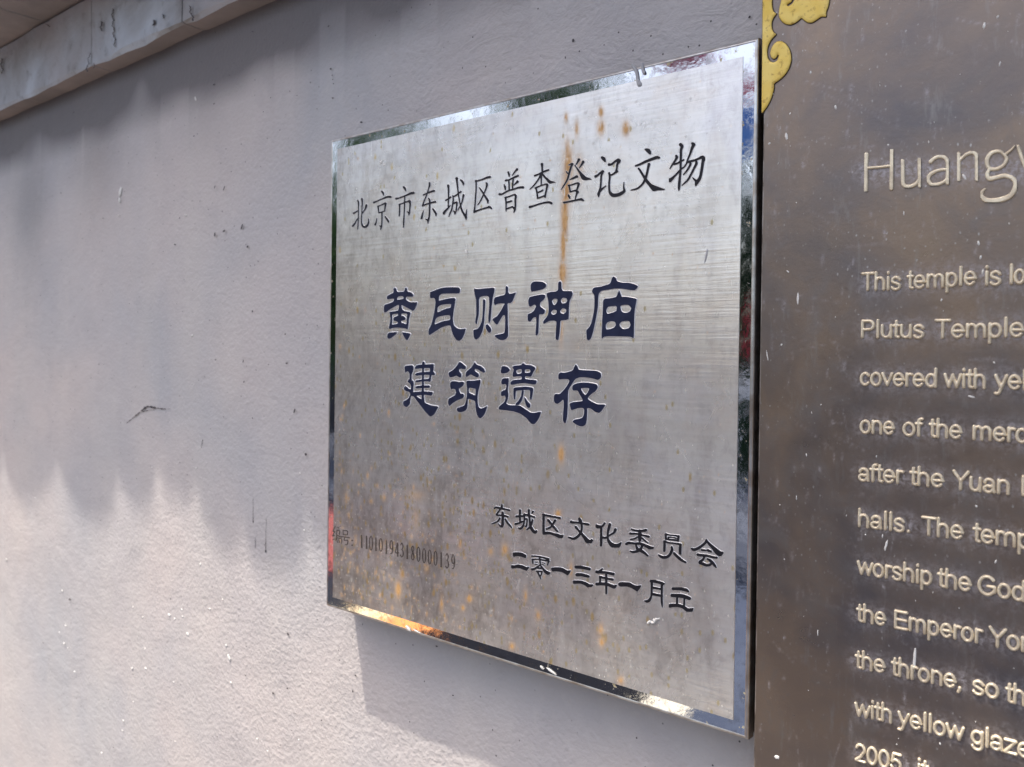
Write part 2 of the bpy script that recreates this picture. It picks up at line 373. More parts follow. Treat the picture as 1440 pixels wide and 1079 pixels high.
def plate_glyph(name, items, org, sc, Y, mats, parent, h=.00022, rim=1.15, cell=.55, label=None, grow=0.):
    """a character let into a metal plate: enamel body and a bare bevelled edge round it"""
    its = []
    for k, p in items:
        p = np.asarray(p, float).copy(); p[:, 0] = org[0]+p[:, 0]/sc; p[:, 1] = org[1]+p[:, 1]/sc
        if p.shape[1] > 2: p[:, 2] /= sc
        its.append((k, p))
    gx, gy, f = field(its, cell, rim+grow+2*cell); f = f-grow
    V, F, B = contour(gx, gy, f, 0)
    A = np.array(V); P = unp(A[:, 0], A[:, 1], Y); P[:, 1] -= h
    P = P.tolist(); mi = [0]*len(F); F = [list(q)[::-1] for q in F]
    if rim and name != 'serial_character':
        # band between f = 0 and f = rim
        g = np.where(f < 0, f, f)
        V2, F2, B2 = contour(gx, gy, np.maximum(f-rim, -f), 0)
        A2 = np.array(V2); n0 = len(P)
        # distance of the band's own vertices from the character's edge decides their height
        ix = np.clip((A2[:, 0]-gx[0])/cell, 0, len(gx)-1.001); iy = np.clip((A2[:, 1]-gy[0])/cell, 0, len(gy)-1.001)
        i0 = ix.astype(int); j0 = iy.astype(int); u = ix-i0; v = iy-j0
        ff = (f[j0, i0]*(1-u)+f[j0, i0+1]*u)*(1-v)+(f[j0+1, i0]*(1-u)+f[j0+1, i0+1]*u)*v
        hh = h*1.25*np.clip(1-ff/rim, 0, 1)**.8+.00004
        P2 = unp(A2[:, 0], A2[:, 1], Y); P2[:, 1] -= hh
        P += P2.tolist(); F += [[q+n0 for q in fc][::-1] for fc in F2]; mi += [1]*len(F2)
    me = bpy.data.meshes.new(name); me.from_pydata(P, [], F)
    for m in mats: me.materials.append(m)
    me.polygons.foreach_set('material_index', mi); me.update()
    o = bpy.data.objects.new(name, me); C.objects.link(o); own(parent, o)
    if label: o['label'] = label
    return o

def relief(name, gx, gy, f, to3d, height, wid, mats, parent, skirt=0., groove=None, mi_edge=None):
    """raised rounded relief: height follows the distance from the outline"""
    V, F, B = contour(gx, gy, f, 0)
    if not F: return None
    A = np.array(V); d = np.clip(-A[:, 2]/wid, 0, 1); hh = height*np.sqrt(np.clip(1-(1-d)**2, 0, 1))
    P = to3d(A[:, 0], A[:, 1]); P[:, 1] -= hh+skirt; P = P.tolist(); mi = [0]*len(F); F = [list(q) for q in F]
    if skirt:
        base = {}
        def bv(i):
            if i not in base:
                base[i] = len(P); P.append([P[i][0], P[i][1]+skirt+hh[i], P[i][2]])
            return base[i]
        for a, b in B:
            F.append([b, a, bv(a), bv(b)]); mi.append(len(mats)-1)
    me = bpy.data.meshes.new(name); me.from_pydata(P, [], F)
    for m in mats: me.materials.append(m)
    me.polygons.foreach_set('material_index', mi); me.polygons.foreach_set('use_smooth', [m == 0 for m in mi]); me.update()
    bm = bmesh.new(); bm.from_mesh(me); bmesh.ops.recalc_face_normals(bm, faces=bm.faces[:])
    if sum(fc.normal.y*fc.calc_area() for fc in bm.faces) > 0: bmesh.ops.reverse_faces(bm, faces=bm.faces[:])
    bm.to_mesh(me); bm.free()
    o = bpy.data.objects.new(name, me); C.objects.link(o); own(parent, o)
    return o

# ------------------------------------------------------------------ the stainless steel plaque
W, H = 0.473521, 0.5
plaque = empty('steel_plaque', (W/2, 0, 0))
tag(plaque, 'square stainless steel plaque with navy Chinese characters and mirror border, rust streaked', 'plaque')
m_, lp = .0115, .0028
x0, x1, z0, z1 = m_, W-m_, m_, H-m_
nx, nz = 520, 548
gxs = np.linspace(x0, x1, nx); gzs = np.linspace(z0, z1, nz)
X, Z = np.meshgrid(gxs, gzs); V = np.stack([X, np.full(X.shape, -TF), Z], -1).reshape(-1, 3)
idx = np.arange(nx*nz).reshape(nz, nx)
F = np.stack([idx[:-1, :-1], idx[:-1, 1:], idx[1:, 1:], idx[1:, :-1]], -1).reshape(-1, 4)
me = gridmesh('brushed_face', V, F)
# rust runs, dried splashes, scratches and painted dark reflections, laid out by where they are on the plate
U, Q = prj(V); rs = np.zeros(len(V)); du = np.zeros(len(V)); gm_ = np.zeros(len(V))
def blob(A, x, y, rx, ry, a=1., p=1.6):
    m = (abs(U-x) < rx*2.6) & (abs(Q-y) < ry*2.6)
    A[m] = np.maximum(A[m], a*np.exp(-(((U[m]-x)/rx)**2+((Q[m]-y)/ry)**2)**(p/2)*1.1))
for x, y, rx, ry, a in [(845,158,3.4,7,1.1),(845,180,4.5,9,1.25),(880,181,4.4,9,1.25),(796,166,2.6,7,.9),(811,182,3,12,.8),(798,212,5,18,.7),
        (799,232,7,30,.95),(796,268,6,26,1.05),(794,305,5,36,1.15),(792,345,4,34,1.05),(791,383,5,16,1.3),(790,412,3,30,.7),(789,462,3.5,26,.7),(815,235,6,20,.45),
        (789,639,4.6,13,1.2),(560,829,5,13,1.1),(565,808,4,9,.7),(660,842,4.5,6,1.2),(651,855,4,5,.9),(621,850,3,13,.9),(690,776,4,6,.9),(710,773,5,9,1),
        (785,722,5,6,1),(803,802,3,12,.8),(739,838,3,10,.9),(757,866,4,8,.95),(720,909,5,6,.9),(845,886,5,9,.85),(846,903,4.5,7,1.05),(873,957,5,7,.8),
        (575,905,4,4,.6),(647,765,3,8,.8),(536,768,3,7,.7),(500,760,3,8,.6),(487,700,3,10,.6),(522,705,3,4,.7),(540,700,3,5,.8),(585,697,14,9,.5),(585,730,5,18,.5),(600,800,4,7,.7),(478,863,4,10,1.0),(484,860,5,8,.9)]:
    blob(rs, x, y, rx, ry, a)
for k in range(230):                                             # olive and rust specks on the lower left of the plate
    x = 472+abs(rng.normal(0, 105)); y = 860-abs(rng.normal(0, 120)) + (x-470)*.25
    if x < 1030: blob(rs, x, y, rng.uniform(.9, 2.6), rng.uniform(1.2, 5.2), rng.uniform(.35, .8))
for k in range(120):
    blob(rs, rng.uniform(475, 1030), rng.uniform(100, 960), rng.uniform(.6, 1.3), rng.uniform(.8, 2), rng.uniform(.4, .8))
for k in range(70):                                              # dark pits, upper right
    blob(gm_, rng.uniform(820, 1010), rng.uniform(120, 330), rng.uniform(.7, 1.2), rng.uniform(.8, 1.6), rng.uniform(.4, .9))
for k in range(240):                                             # lime runs
    x = rng.uniform(470, 860); y = rng.uniform(420, 900)
    blob(du, x, y, rng.uniform(.7, 2.2), rng.uniform(4, 28), rng.uniform(.2, .62))
for x, y, rx, ry, a in [(650,720,2.5,30,.8),(622,710,2,16,.8),(690,640,6,30,.4),(683,910,7,22,.45),(790,900,5,26,.5),(820,668,8,14,.38),(777,675,3,5,.9),(740,625,20,40,.25),(520,500,40,90,.25),(535,470,22,60,.25),(600,650,30,90,.18),(497,215,1.2,26,.7),(488,225,1,14,.5)]:
    blob(du, x, y, rx, ry, a)
for k in range(300):                                             # small pale splashes
    x = rng.uniform(468, 1030); y = rng.uniform(230, 1000); r_ = rng.uniform(.5, 1.5)
    blob(du, x, y, r_, r_*rng.uniform(1, 2.4), rng.uniform(.5, 1.2))
def scratch(A, xa, ya, xb, yb, wd, a):
    m = (U > min(xa, xb)-3) & (U < max(xa, xb)+3) & (Q > min(ya, yb)-3) & (Q < max(ya, yb)+3)
    if not m.any(): return
    ex, ey = xb-xa, yb-ya; t = np.clip(((U[m]-xa)*ex+(Q[m]-ya)*ey)/(ex*ex+ey*ey), 0, 1)
    A[m] = np.maximum(A[m], a*np.exp(-((U[m]-xa-t*ex)**2+(Q[m]-ya-t*ey)**2)/wd**2))
for k in range(170):
    x = rng.uniform(470, 1030); y = rng.uniform(150, 990); L = rng.uniform(5, 40); an = rng.normal(1.45, .45)
    scratch(du, x, y, x+L*math.cos(an), y+L*math.sin(an), .75, rng.uniform(.15, .6))
scratch(du, 961, 905, 963, 932, 1.1, .8); scratch(du, 727, 828, 731, 815, 1.3, 1.3); scratch(du, 470, 590, 520, 520, 1.5, .5); scratch(du, 482, 600, 524, 548, 1, .45)
# dirt and painted reflection of dark ground, towards the left and bottom
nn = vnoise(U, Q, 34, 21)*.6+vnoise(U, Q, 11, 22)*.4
dark_reflection = np.clip((Q-430)/330, 0, 1)*np.clip((960-U)/260, 0, 1)
gm_ = np.maximum(gm_, dark_reflection*(.20+.42*np.clip((nn-.3)*2.2, 0, 1)))
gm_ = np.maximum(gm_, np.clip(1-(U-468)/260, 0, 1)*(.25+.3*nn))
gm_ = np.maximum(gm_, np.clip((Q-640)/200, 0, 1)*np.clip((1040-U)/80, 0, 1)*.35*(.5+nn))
colr = np.stack([np.clip(rs, 0, 1), np.clip(du, 0, 1), np.clip(gm_, 0, 1), np.ones(len(rs))], -1)
gm_ = np.maximum(gm_, (.55+.35*nn)*np.exp(-(((U-690)/190)**2+((Q-885)/150)**2)**1.2)); gm_ = np.maximum(gm_, (.35+.3*nn)*np.exp(-((U-660)/60)**2-((Q-640)/190)**2))  # dark reflection patches at lower centre, kept as tone in this mask
sp_ = np.clip((Q-330)/420, .12, 1)*np.clip((1000-U)/420, .15, 1)*(.35+.9*vnoise(U, Q, 26, 44)); sp_ = np.maximum(sp_, .35*np.clip((Q-650)/200, 0, 1))
a = me.attributes.new('speck', 'FLOAT', 'POINT'); a.data.foreach_set('value', np.clip(sp_, 0, 1))
a = me.attributes.new('stain', 'FLOAT_COLOR', 'POINT'); a.data.foreach_set('color', colr.ravel().astype(np.float32))
o = link('brushed_face', me, BRUSHED); own(plaque, o)

# polished border: one flat ring, a hair lower than the lip
def ring(name, a, b, ya, yb, mat, parent, seg=1, prof=None):
    """frame between the rectangle a (outer) and b (inner)"""
    V = []; F = []
    for (xa, xb, za, zb), y in ((a, ya), (b, yb)):
        V += [(xa, y, za), (xb, y, za), (xb, y, zb), (xa, y, zb)]
    for i in range(4): F.append([i, (i+1) % 4, 4+(i+1) % 4, 4+i])
    o = mesh(name, V, F, mat); own(parent, o); return o
outer = (lp, W-lp, lp, H-lp); inner = (x0-.0002, x1+.0002, z0-.0002, z1+.0002)
ring('polished_border', outer, inner, -TF+.0005, -TF+.0005, POLISHED, plaque)
# the face sits 0.35 mm above the border: close the small step
ring('face_step', inner, (x0, x1, z0, z1), -TF+.0005, -TF, LIP, plaque)
# rounded fold and box sides
prof = []                                      # (inset from the outer edge, y)
for k in range(7):
    t = k/6*math.pi/2
    prof.append((lp-lp*math.sin(t), -TF+.0005-.0011*math.sin(math.pi*min(1, k/6*1.0))*.6+(.0028)*(1-math.cos(t))))
V = []; F = []
for ins_, y in prof:
    V += [(ins_, y, ins_), (W-ins_, y, ins_), (W-ins_, y, H-ins_), (ins_, y, H-ins_)]
for k in range(len(prof)-1):
    for i in range(4): F.append([k*4+i, (k+1)*4+i, (k+1)*4+(i+1) % 4, k*4+(i+1) % 4])
o = mesh('folded_edge', V, F, LIP); own(plaque, o)
yb = prof[-1][1]; V = []; F = []
for ins_, y in ((0, yb), (0, yb+.006), (.0012, yb+.0062), (.0012, .004)):
    V += [(ins_, y, ins_), (W-ins_, y, ins_), (W-ins_, y, H-ins_), (ins_, y, H-ins_)]
for k in range(3):
    for i in range(4): F.append([k*4+i, (k+1)*4+i, (k+1)*4+(i+1) % 4, k*4+(i+1) % 4])
o = mesh('box_side', V, F, [LIP, BOXSIDE], None, [0]*4+[1]*8); own(plaque, o)

# ------------------------------------------------------------------ writing on the plaque
def S_(*p): return ('s', p)
def P_(*p): return ('p', p)
def H_(*p): return ('h', p)
GL = []       # (char, origin, scale, items, style)
def G(ch, org, sc, style, *items): GL.append((ch, org, sc, items, style))
A = (488, 262); Bo = (580, 248); Co = (656, 238); Do = (734, 224); Eo = (826, 206); Fo = (900, 198)
G('北', A, 15, 'k', S_((232,300,22),(246,340,22),(246,450,15),(246,620,13),(240,760,15),(234,850,18),(232,905,8)), S_((145,572,26),(190,545,20),(245,510,12)), S_((125,840,30),(170,785,24),(205,720,14),(240,670,8)),
  S_((318,270,32),(325,330,24),(322,450,15),(316,600,13),(312,740,15),(325,820,28),(375,862,34),(430,830,34),(460,760,22),(458,690,8)), S_((412,405,38),(395,465,26),(355,530,14),(325,580,8)))
G('京', A, 15, 'k', S_((740,110,28),(765,145,32),(775,185,12)), S_((570,345,28),(640,315,16),(760,262,20),(860,225,34),(925,228,30)), S_((655,425,20),(720,400,13),(815,360,32)), S_((820,365,34),(808,440,22),(800,520,14)),
  S_((658,430,24),(668,500,18),(675,560,12)), S_((672,560,16),(740,545,18),(805,520,16)), S_((742,560,22),(742,700,20),(738,800,20),(728,860,28),(715,915,8)), S_((690,832,10),(722,855,26)),
  S_((635,680,8),(618,760,18),(600,810,30)), S_((815,645,22),(845,690,34),(872,735,30),(880,765,8)))
G('市', A, 15, 'k', S_((1200,18,30),(1225,50,38),(1245,100,12)), S_((1040,262,34),(1110,248,18),(1250,195,22),(1340,155,36),(1405,142,42)), S_((1222,225,18),(1218,400,18),(1208,600,16),(1200,760,26),(1195,870,6)),
  S_((1110,385,26),(1115,450,22),(1112,560,18),(1105,625,18)), S_((1115,385,16),(1220,345,14),(1325,310,34)), S_((1325,315,44),(1335,380,26),(1328,480,18),(1318,560,26),(1308,605,10)), S_((1275,535,10),(1305,560,26)))
G('东', Bo, 15, 'k', S_((365,145,30),(365,190,32),(345,260,14),(310,380,14),(260,500,16),(222,610,22)), S_((235,395,18),(320,355,24),(400,325,30),(460,310,30)), S_((220,622,28),(300,590,20),(400,560,24),(485,540,34)),
  S_((350,465,18),(368,510,30),(368,600,24),(365,750,24),(355,870,24),(335,930,34),(330,990,6)), S_((290,908,10),(325,925,28)), S_((235,725,8),(218,800,20),(195,885,34)), S_((435,690,24),(470,740,36),(498,790,34),(500,840,8)))
G('城', Bo, 15, 'k', S_((758,200,40),(765,250,28),(765,400,18),(762,530,20),(758,640,16)), S_((705,508,18),(760,480,26),(810,440,28)), S_((665,780,50),(700,730,34),(750,680,26),(800,615,10)),
  S_((858,410,14),(865,500,22),(850,600,20),(835,690,20),(800,780,18),(770,845,8)), S_((860,435,18),(920,405,20),(980,360,24),(1025,325,26)), S_((870,575,24),(930,550,28),(940,560,34),(935,640,16),(925,720,22),(900,790,22)), S_((870,730,12),(895,760,26)),
  S_((938,45,46),(945,120,30),(960,260,22),(980,420,18),(1010,580,20),(1050,720,30),(1100,810,36),(1130,860,42),(1135,910,12)), S_((1135,860,24),(1140,780,18),(1148,705,6)), S_((1080,400,34),(1065,480,20),(1040,570,16),(1000,650,18),(960,715,6)), S_((1020,80,20),(1055,110,36),(1078,150,32),(1075,185,10)))
G('区', Co, 15, 'k', S_((195,250,26),(250,245,20),(350,215,22),(420,185,32),(500,165,36)), S_((205,245,24),(208,400,18),(195,600,20),(180,800,20),(168,890,26)), S_((165,905,32),(240,875,26),(340,840,22),(430,815,28),(490,800,38),(530,830,26)),
  S_((425,295,28),(435,335,36),(415,410,20),(375,510,18),(310,650,16),(240,755,8)), S_((275,390,12),(310,440,22),(370,530,26),(420,610,36),(450,660,38),(455,720,10)))
G('普', Co, 15, 'k', S_((885,65,28),(900,110,34),(905,155,12)), S_((1070,5,40),(1030,50,22),(970,130,10)), S_((830,240,30),(900,225,20),(1000,180,28),(1090,140,32)), S_((898,235,22),(902,340,22),(905,430,20)), S_((990,200,22),(980,310,24),(975,420,20)),
  S_((800,330,14),(815,370,34),(822,430,20)), S_((1080,265,44),(1050,295,26),(1010,335,10)), S_((700,530,38),(760,525,26),(880,460,22),(1000,425,24),(1110,390,30),(1195,385,42)), S_((820,600,24),(900,580,20),(1010,540,24),(1040,555,36)),
  S_((1045,570,36),(1035,650,30),(1035,760,28),(1025,850,30),(1000,915,8)), S_((830,605,28),(840,700,22),(838,800,18),(838,880,14)), S_((850,700,26),(910,690,26),(950,672,26)), S_((845,840,24),(920,815,22),(980,795,24),(1000,830,24)))
G('查', Do, 15, 'k', S_((425,105,48),(430,170,28),(435,260,26)), S_((275,350,28),(350,320,22),(430,280,28),(500,250,28),(560,230,28)), S_((400,330,34),(360,410,22),(290,510,18),(230,580,16),(170,635,8)), S_((415,330,30),(410,430,20),(410,550,14)),
  S_((430,300,30),(480,370,30),(540,430,40),(590,480,60),(640,485,34),(700,485,8)), S_((285,610,24),(400,560,18),(500,530,20),(530,535,40)), S_((540,545,38),(525,620,28),(505,710,26),(490,800,24)), S_((300,610,26),(320,700,22),(335,820,28)),
  S_((345,700,22),(400,680,24),(440,655,22)), S_((335,825,24),(420,795,22),(490,770,22)), S_((170,1010,42),(240,990,26),(360,950,22),(480,920,26),(580,910,38),(625,930,40)))
G('登', Do, 15, 'k', S_((990,125,8),(1050,95,20),(1065,105,30)), S_((1070,100,36),(1040,160,30),(1005,280,30),(965,420,26),(910,520,20),(835,635,8)), S_((940,265,14),(960,290,22),(985,310,20)),
  S_((1120,130,10),(1190,230,28),(1240,300,44),(1300,385,84),(1350,410,62),(1400,415,36),(1460,425,8)), S_((1205,10,44),(1180,60,26),(1145,115,12)), S_((1295,60,46),(1260,120,26),(1210,185,8)), S_((1015,430,10),(1090,400,34),(1160,365,42),(1175,375,24)),
  S_((980,555,18),(1060,540,20),(1170,505,24),(1200,520,42)), S_((1200,530,38),(1175,610,26),(1150,680,26)), S_((1000,560,26),(1010,620,26),(1025,690,20)), S_((1020,690,24),(1090,670,22),(1150,660,24)), S_((985,760,24),(1000,790,36),(1012,825,20)),
  S_((1180,690,40),(1155,740,26),(1125,850,10)), S_((890,915,32),(960,905,24),(1080,880,26),(1200,855,30),(1260,850,42),(1295,870,26)))
G('记', Eo, 15, 'k', S_((310,235,38),(345,260,66),(375,310,32)), S_((175,635,46),(220,610,30),(290,550,34),(330,530,46)), S_((320,560,36),(298,620,28),(290,740,26),(280,860,28),(265,930,40),(240,1010,46),(240,1060,14)), S_((250,980,26),(300,910,36),(350,870,22),(395,830,8)),
  S_((460,385,46),(520,375,34),(580,325,34),(650,290,54),(680,300,48)), S_((670,320,54),(635,380,34),(625,460,28),(615,510,34)), S_((630,525,42),(590,555,34),(520,600,26),(470,600,28)),
  S_((462,565,32),(475,640,32),(465,760,28),(465,900,30),(485,980,46),(540,1030,68),(640,1025,62),(730,985,58),(780,940,42),(770,850,18),(775,760,8)))
G('文', Fo, 15, 'k', P_((105,185),(150,168),(200,185),(232,230),(230,285),(205,285),(150,235)), S_((-85,530,30),(0,500,36),(150,430,44),(270,385,50),(360,355,54),(400,360,42)),
  S_((-185,1045,12),(-60,1012,30),(40,935,32),(90,860,36),(120,790,44),(150,690,36),(175,570,38),(192,500,48)), S_((-28,590,30),(0,620,32),(60,720,38),(120,810,46),(160,870,52)),
  P_((105,840),(150,822),(230,905),(300,945),(400,985),(520,1025),(480,1040),(380,1045),(300,1062),(270,1055),(200,960)))
G('物', Fo, 15, 'k', S_((860,85,60),(888,120,54),(868,200,38),(865,320,40),(860,450,38),(858,600,34),(845,760,38),(832,900,46),(825,1000,38),(822,1050,10)), S_((765,320,34),(780,350,48),(745,420,34),(690,500,26),(635,590,10)), S_((725,495,34),(790,480,30),(850,445,28),(925,405,22)),
  S_((635,835,76),(680,800,50),(740,740,30),(820,655,30),(870,600,24),(930,560,20),(980,490,22),(1010,400,26),(1060,280,32),(1105,150,46),(1135,85,60),(1110,60,46)), S_((1000,455,30),(1060,440,38),(1150,415,32),(1230,385,34),(1300,350,50)),
  S_((1325,345,56),(1345,385,74),(1330,440,50),(1310,580,46),(1285,720,46),(1255,810,54),(1200,880,70),(1180,945,22)), S_((1115,780,8),(1150,820,26),(1190,850,44)), S_((1060,460,40),(1065,500,36),(1020,590,30),(970,660,24),(920,715,10)), S_((1190,440,38),(1190,490,44),(1140,590,34),(1080,710,32),(1010,830,30),(890,940,12)))
# title rows
T1 = (532, 396)
G('黄', T1, 12, 'n', P_((260,125),(285,103),(308,125),(325,172),(380,175),(435,168),(455,115),(472,98),(490,120),(500,168),(560,185),(598,225),(590,255),(545,262),(485,258),(470,290),(495,325),(550,348),(658,352),(645,420),(615,480),(590,497),(550,478),(470,435),(400,400),(400,440),(420,480),(480,505),(548,520),(545,560),(525,620),(518,700),(505,800),(490,808),(440,790),(350,782),(260,785),(200,803),(182,790),(190,740),(205,680),(205,600),(192,515),(220,508),(290,500),(340,480),(350,400),(310,410),(240,450),(160,500),(140,520),(105,522),(98,480),(100,420),(120,390),(200,365),(260,335),(268,295),(220,295),(170,305),(150,290),(160,240),(230,205),(258,185)),
  H_((325,275),(350,255),(410,250),(432,270),(420,295),(350,305),(325,310)), H_((245,560),(330,548),(338,575),(300,590),(265,610),(262,660),(300,672),(335,690),(330,710),(280,722),(240,725),(240,640)), H_((400,545),(480,545),(490,560),(482,640),(475,718),(420,700),(390,685),(395,665),(440,655),(465,640),(462,610),(430,585),(398,575)),
  P_((165,880),(200,862),(325,855),(300,895),(250,935),(205,965),(165,962),(155,920)), P_((405,855),(450,860),(545,880),(535,920),(510,970),(490,997),(465,975),(430,920)))
G('瓦', T1, 12, 'n', P_((880,180),(900,170),(960,150),(1050,115),(1150,98),(1350,98),(1380,120),(1388,160),(1370,200),(1320,205),(1200,205),(1080,212),(1035,245),(1030,320),(1060,315),(1150,295),(1230,280),(1290,278),(1308,300),(1300,360),(1285,450),(1270,560),(1265,650),(1285,740),(1340,790),(1400,803),(1476,795),(1466,860),(1440,925),(1416,970),(1370,1002),(1320,985),(1270,910),(1240,820),(1215,745),(1140,755),(1060,785),(960,850),(870,905),(852,880),(855,810),(900,720),(930,600),(955,470),(968,350),(960,300),(940,280),(885,282),(875,240)),
  H_((1010,440),(1060,400),(1160,385),(1228,385),(1222,440),(1160,455),(1080,485),(1010,515)), H_((985,620),(1050,590),(1150,572),(1212,575),(1210,645),(1120,665),(1040,690),(960,720),(965,670)))
G('财', (650, 396), 12, 'n', P_((205,120),(240,125),(300,125),(400,115),(530,105),(550,115),(545,180),(525,260),(515,340),(500,450),(492,560),(485,640),(465,698),(448,690),(445,600),(455,480),(460,380),(455,270),(430,248),(370,248),(310,265),(290,300),(290,420),(285,560),(265,650),(250,720),(230,715),(225,660),(240,560),(240,430),(238,310),(215,220)),
  P_((355,310),(375,300),(395,320),(392,450),(382,560),(380,640),(368,740),(350,830),(310,920),(270,965),(240,982),(210,965),(195,900),(195,820),(260,800),(300,750),(330,680),(345,580),(352,450)), P_((400,740),(430,722),(470,760),(495,810),(485,855),(460,870),(430,840),(405,790)),
  P_((735,100),(755,75),(778,100),(780,175),(800,205),(850,202),(910,185),(895,230),(855,330),(820,365),(772,375),(775,500),(775,650),(780,800),(778,920),(750,965),(700,990),(640,985),(580,950),(552,915),(600,895),(680,880),(715,860),(725,780),(728,650),(720,570),(690,580),(640,660),(600,725),(575,725),(545,690),(515,635),(530,620),(590,585),(650,500),(700,410),(720,375),(680,370),(600,380),(560,400),(540,370),(538,320),(560,270),(640,245),(715,225),(735,180)))
G('神', (710, 390), 12, 'n', P_((440,130),(470,85),(540,70),(640,80),(700,120),(695,165),(650,200),(570,225),(490,240),(455,245),(440,200)), P_((400,390),(425,335),(500,315),(620,292),(675,295),(685,340),(650,390),(605,430),(600,490),(650,530),(680,560),(672,610),(640,628),(590,630),(580,690),(575,850),(570,940),(545,985),(525,975),(520,930),(530,830),(532,700),(520,675),(480,690),(440,745),(410,750),(390,720),(388,650),(400,620),(450,600),(500,555),(530,490),(500,465),(450,495),(420,495),(402,450)),
  P_((905,90),(940,68),(958,95),(965,200),(1000,232),(1080,232),(1130,235),(1148,280),(1130,340),(1100,400),(1088,500),(1085,620),(1080,700),(1040,722),(950,735),(940,800),(930,930),(910,1050),(885,1065),(860,1030),(865,900),(872,760),(840,735),(760,740),(700,770),(665,785),(650,770),(660,730),(710,670),(740,590),(740,450),(730,370),(710,310),(720,265),(780,248),(860,240),(900,210)),
  H_((800,400),(840,365),(888,375),(885,420),(845,468),(815,450)), H_((950,390),(985,348),(1040,358),(1055,395),(1030,435),(970,438)), H_((785,590),(825,552),(875,560),(872,610),(830,632),(795,620)), H_((940,570),(980,528),(1030,540),(1038,580),(1000,615),(950,605)))
G('庙', (800, 388), 12, 'n', P_((730,40),(760,12),(800,40),(820,90),(900,115),(1020,120),(1120,145),(1165,170),(1160,205),(1110,245),(1030,240),(900,220),(780,218),(650,240),(560,255),(515,300),(500,380),(495,520),(475,650),(450,780),(420,920),(380,1050),(340,1090),(310,1070),(300,990),(300,920),(350,860),(385,780),(410,680),(430,560),(435,440),(430,330),(395,270),(410,215),(450,195),(550,180),(690,135),(715,90)),
  P_((820,320),(850,245),(880,310),(900,350),(1000,358),(1140,388),(1138,460),(1120,560),(1110,680),(1105,850),(1100,1045),(1080,1050),(1040,1030),(900,1025),(700,1020),(600,1030),(570,1055),(555,1045),(560,900),(570,700),(580,500),(585,420),(615,385),(700,378),(800,355)),
  H_((640,570),(670,525),(740,515),(805,515),(805,590),(740,620),(665,640),(640,620)), H_((880,510),(940,492),(1010,495),(1055,545),(1030,600),(970,625),(905,610),(880,560)), H_((630,830),(660,785),(720,768),(780,780),(792,830),(760,875),(690,900),(635,900)), H_((860,820),(900,775),(980,762),(1025,775),(1040,830),(1015,880),(940,900),(890,880)))
G('建', (560, 510), 12, 'n', P_((115,70),(150,50),(240,45),(265,75),(258,140),(235,200),(232,280),(262,320),(268,350),(262,430),(255,500),(225,560),(210,630),(200,700),(150,752),(105,735),(85,690),(100,650),(150,625),(190,580),(215,500),(218,400),(200,355),(165,330),(165,310),(195,260),(195,200),(180,160),(155,150),(125,172),(112,130)),
  P_((102,430),(125,395),(155,415),(190,445),(240,460),(262,500),(310,560),(370,605),(410,620),(440,610),(460,680),(560,720),(680,742),(655,800),(620,865),(570,905),(545,912),(520,895),(450,820),(390,740),(320,650),(270,580),(220,560),(190,500),(130,480),(100,455)),
  P_((408,5),(430,-20),(455,5),(442,100),(440,300),(437,500),(440,640),(400,640),(402,400),(405,200),(408,80)), P_((288,80),(320,45),(400,32),(500,30),(600,25),(605,70),(598,100),(540,95),(440,95),(300,108),(285,100)), P_((542,60),(605,60),(595,150),(565,230),(548,320),(515,320),(530,230),(540,150)),
  P_((295,185),(360,165),(430,160),(590,150),(625,185),(615,215),(560,212),(430,208),(320,225),(290,212)), P_((300,300),(400,285),(540,272),(550,318),(430,318),(320,335),(295,320)), P_((300,400),(400,388),(530,385),(542,410),(525,428),(400,432),(320,440),(298,425)), P_((262,500),(380,488),(450,485),(585,495),(580,540),(560,562),(520,555),(450,545),(380,550),(300,560)))
G('筑', (600, 500), 12, 'n', P_((375,290),(440,250),(510,180),(545,120),(570,108),(620,145),(665,185),(668,215),(645,235),(590,225),(555,235),(555,265),(590,310),(590,355),(570,378),(545,365),(500,345),(450,365),(400,372),(382,350)), P_((665,290),(700,250),(760,200),(790,150),(812,110),(850,155),(920,180),(970,220),(990,270),(970,292),(920,270),(860,235),(820,230),(825,265),(880,310),(888,350),(860,372),(810,355),(750,325),(710,345),(680,365),(662,345)),
  P_((400,480),(420,440),(470,432),(560,445),(625,445),(635,475),(620,510),(580,545),(550,560),(555,600),(580,640),(625,650),(635,690),(610,725),(520,760),(440,810),(400,850),(380,850),(365,800),(375,735),(420,705),(480,670),(498,620),(485,575),(440,565),(420,580),(405,550)),
  P_((675,440),(700,425),(800,425),(905,408),(915,440),(900,520),(880,600),(865,700),(868,800),(885,870),(920,893),(970,880),(1025,855),(1010,920),(985,985),(950,1035),(905,1062),(870,1035),(845,970),(830,880),(820,780),(800,760),(740,740),(705,735),(700,780),(690,880),(660,930),(600,955),(540,955),(510,920),(525,885),(580,865),(640,840),(665,770),(680,680),(685,560),(675,490)), H_((722,550),(780,555),(830,570),(822,668),(770,650),(722,625)))
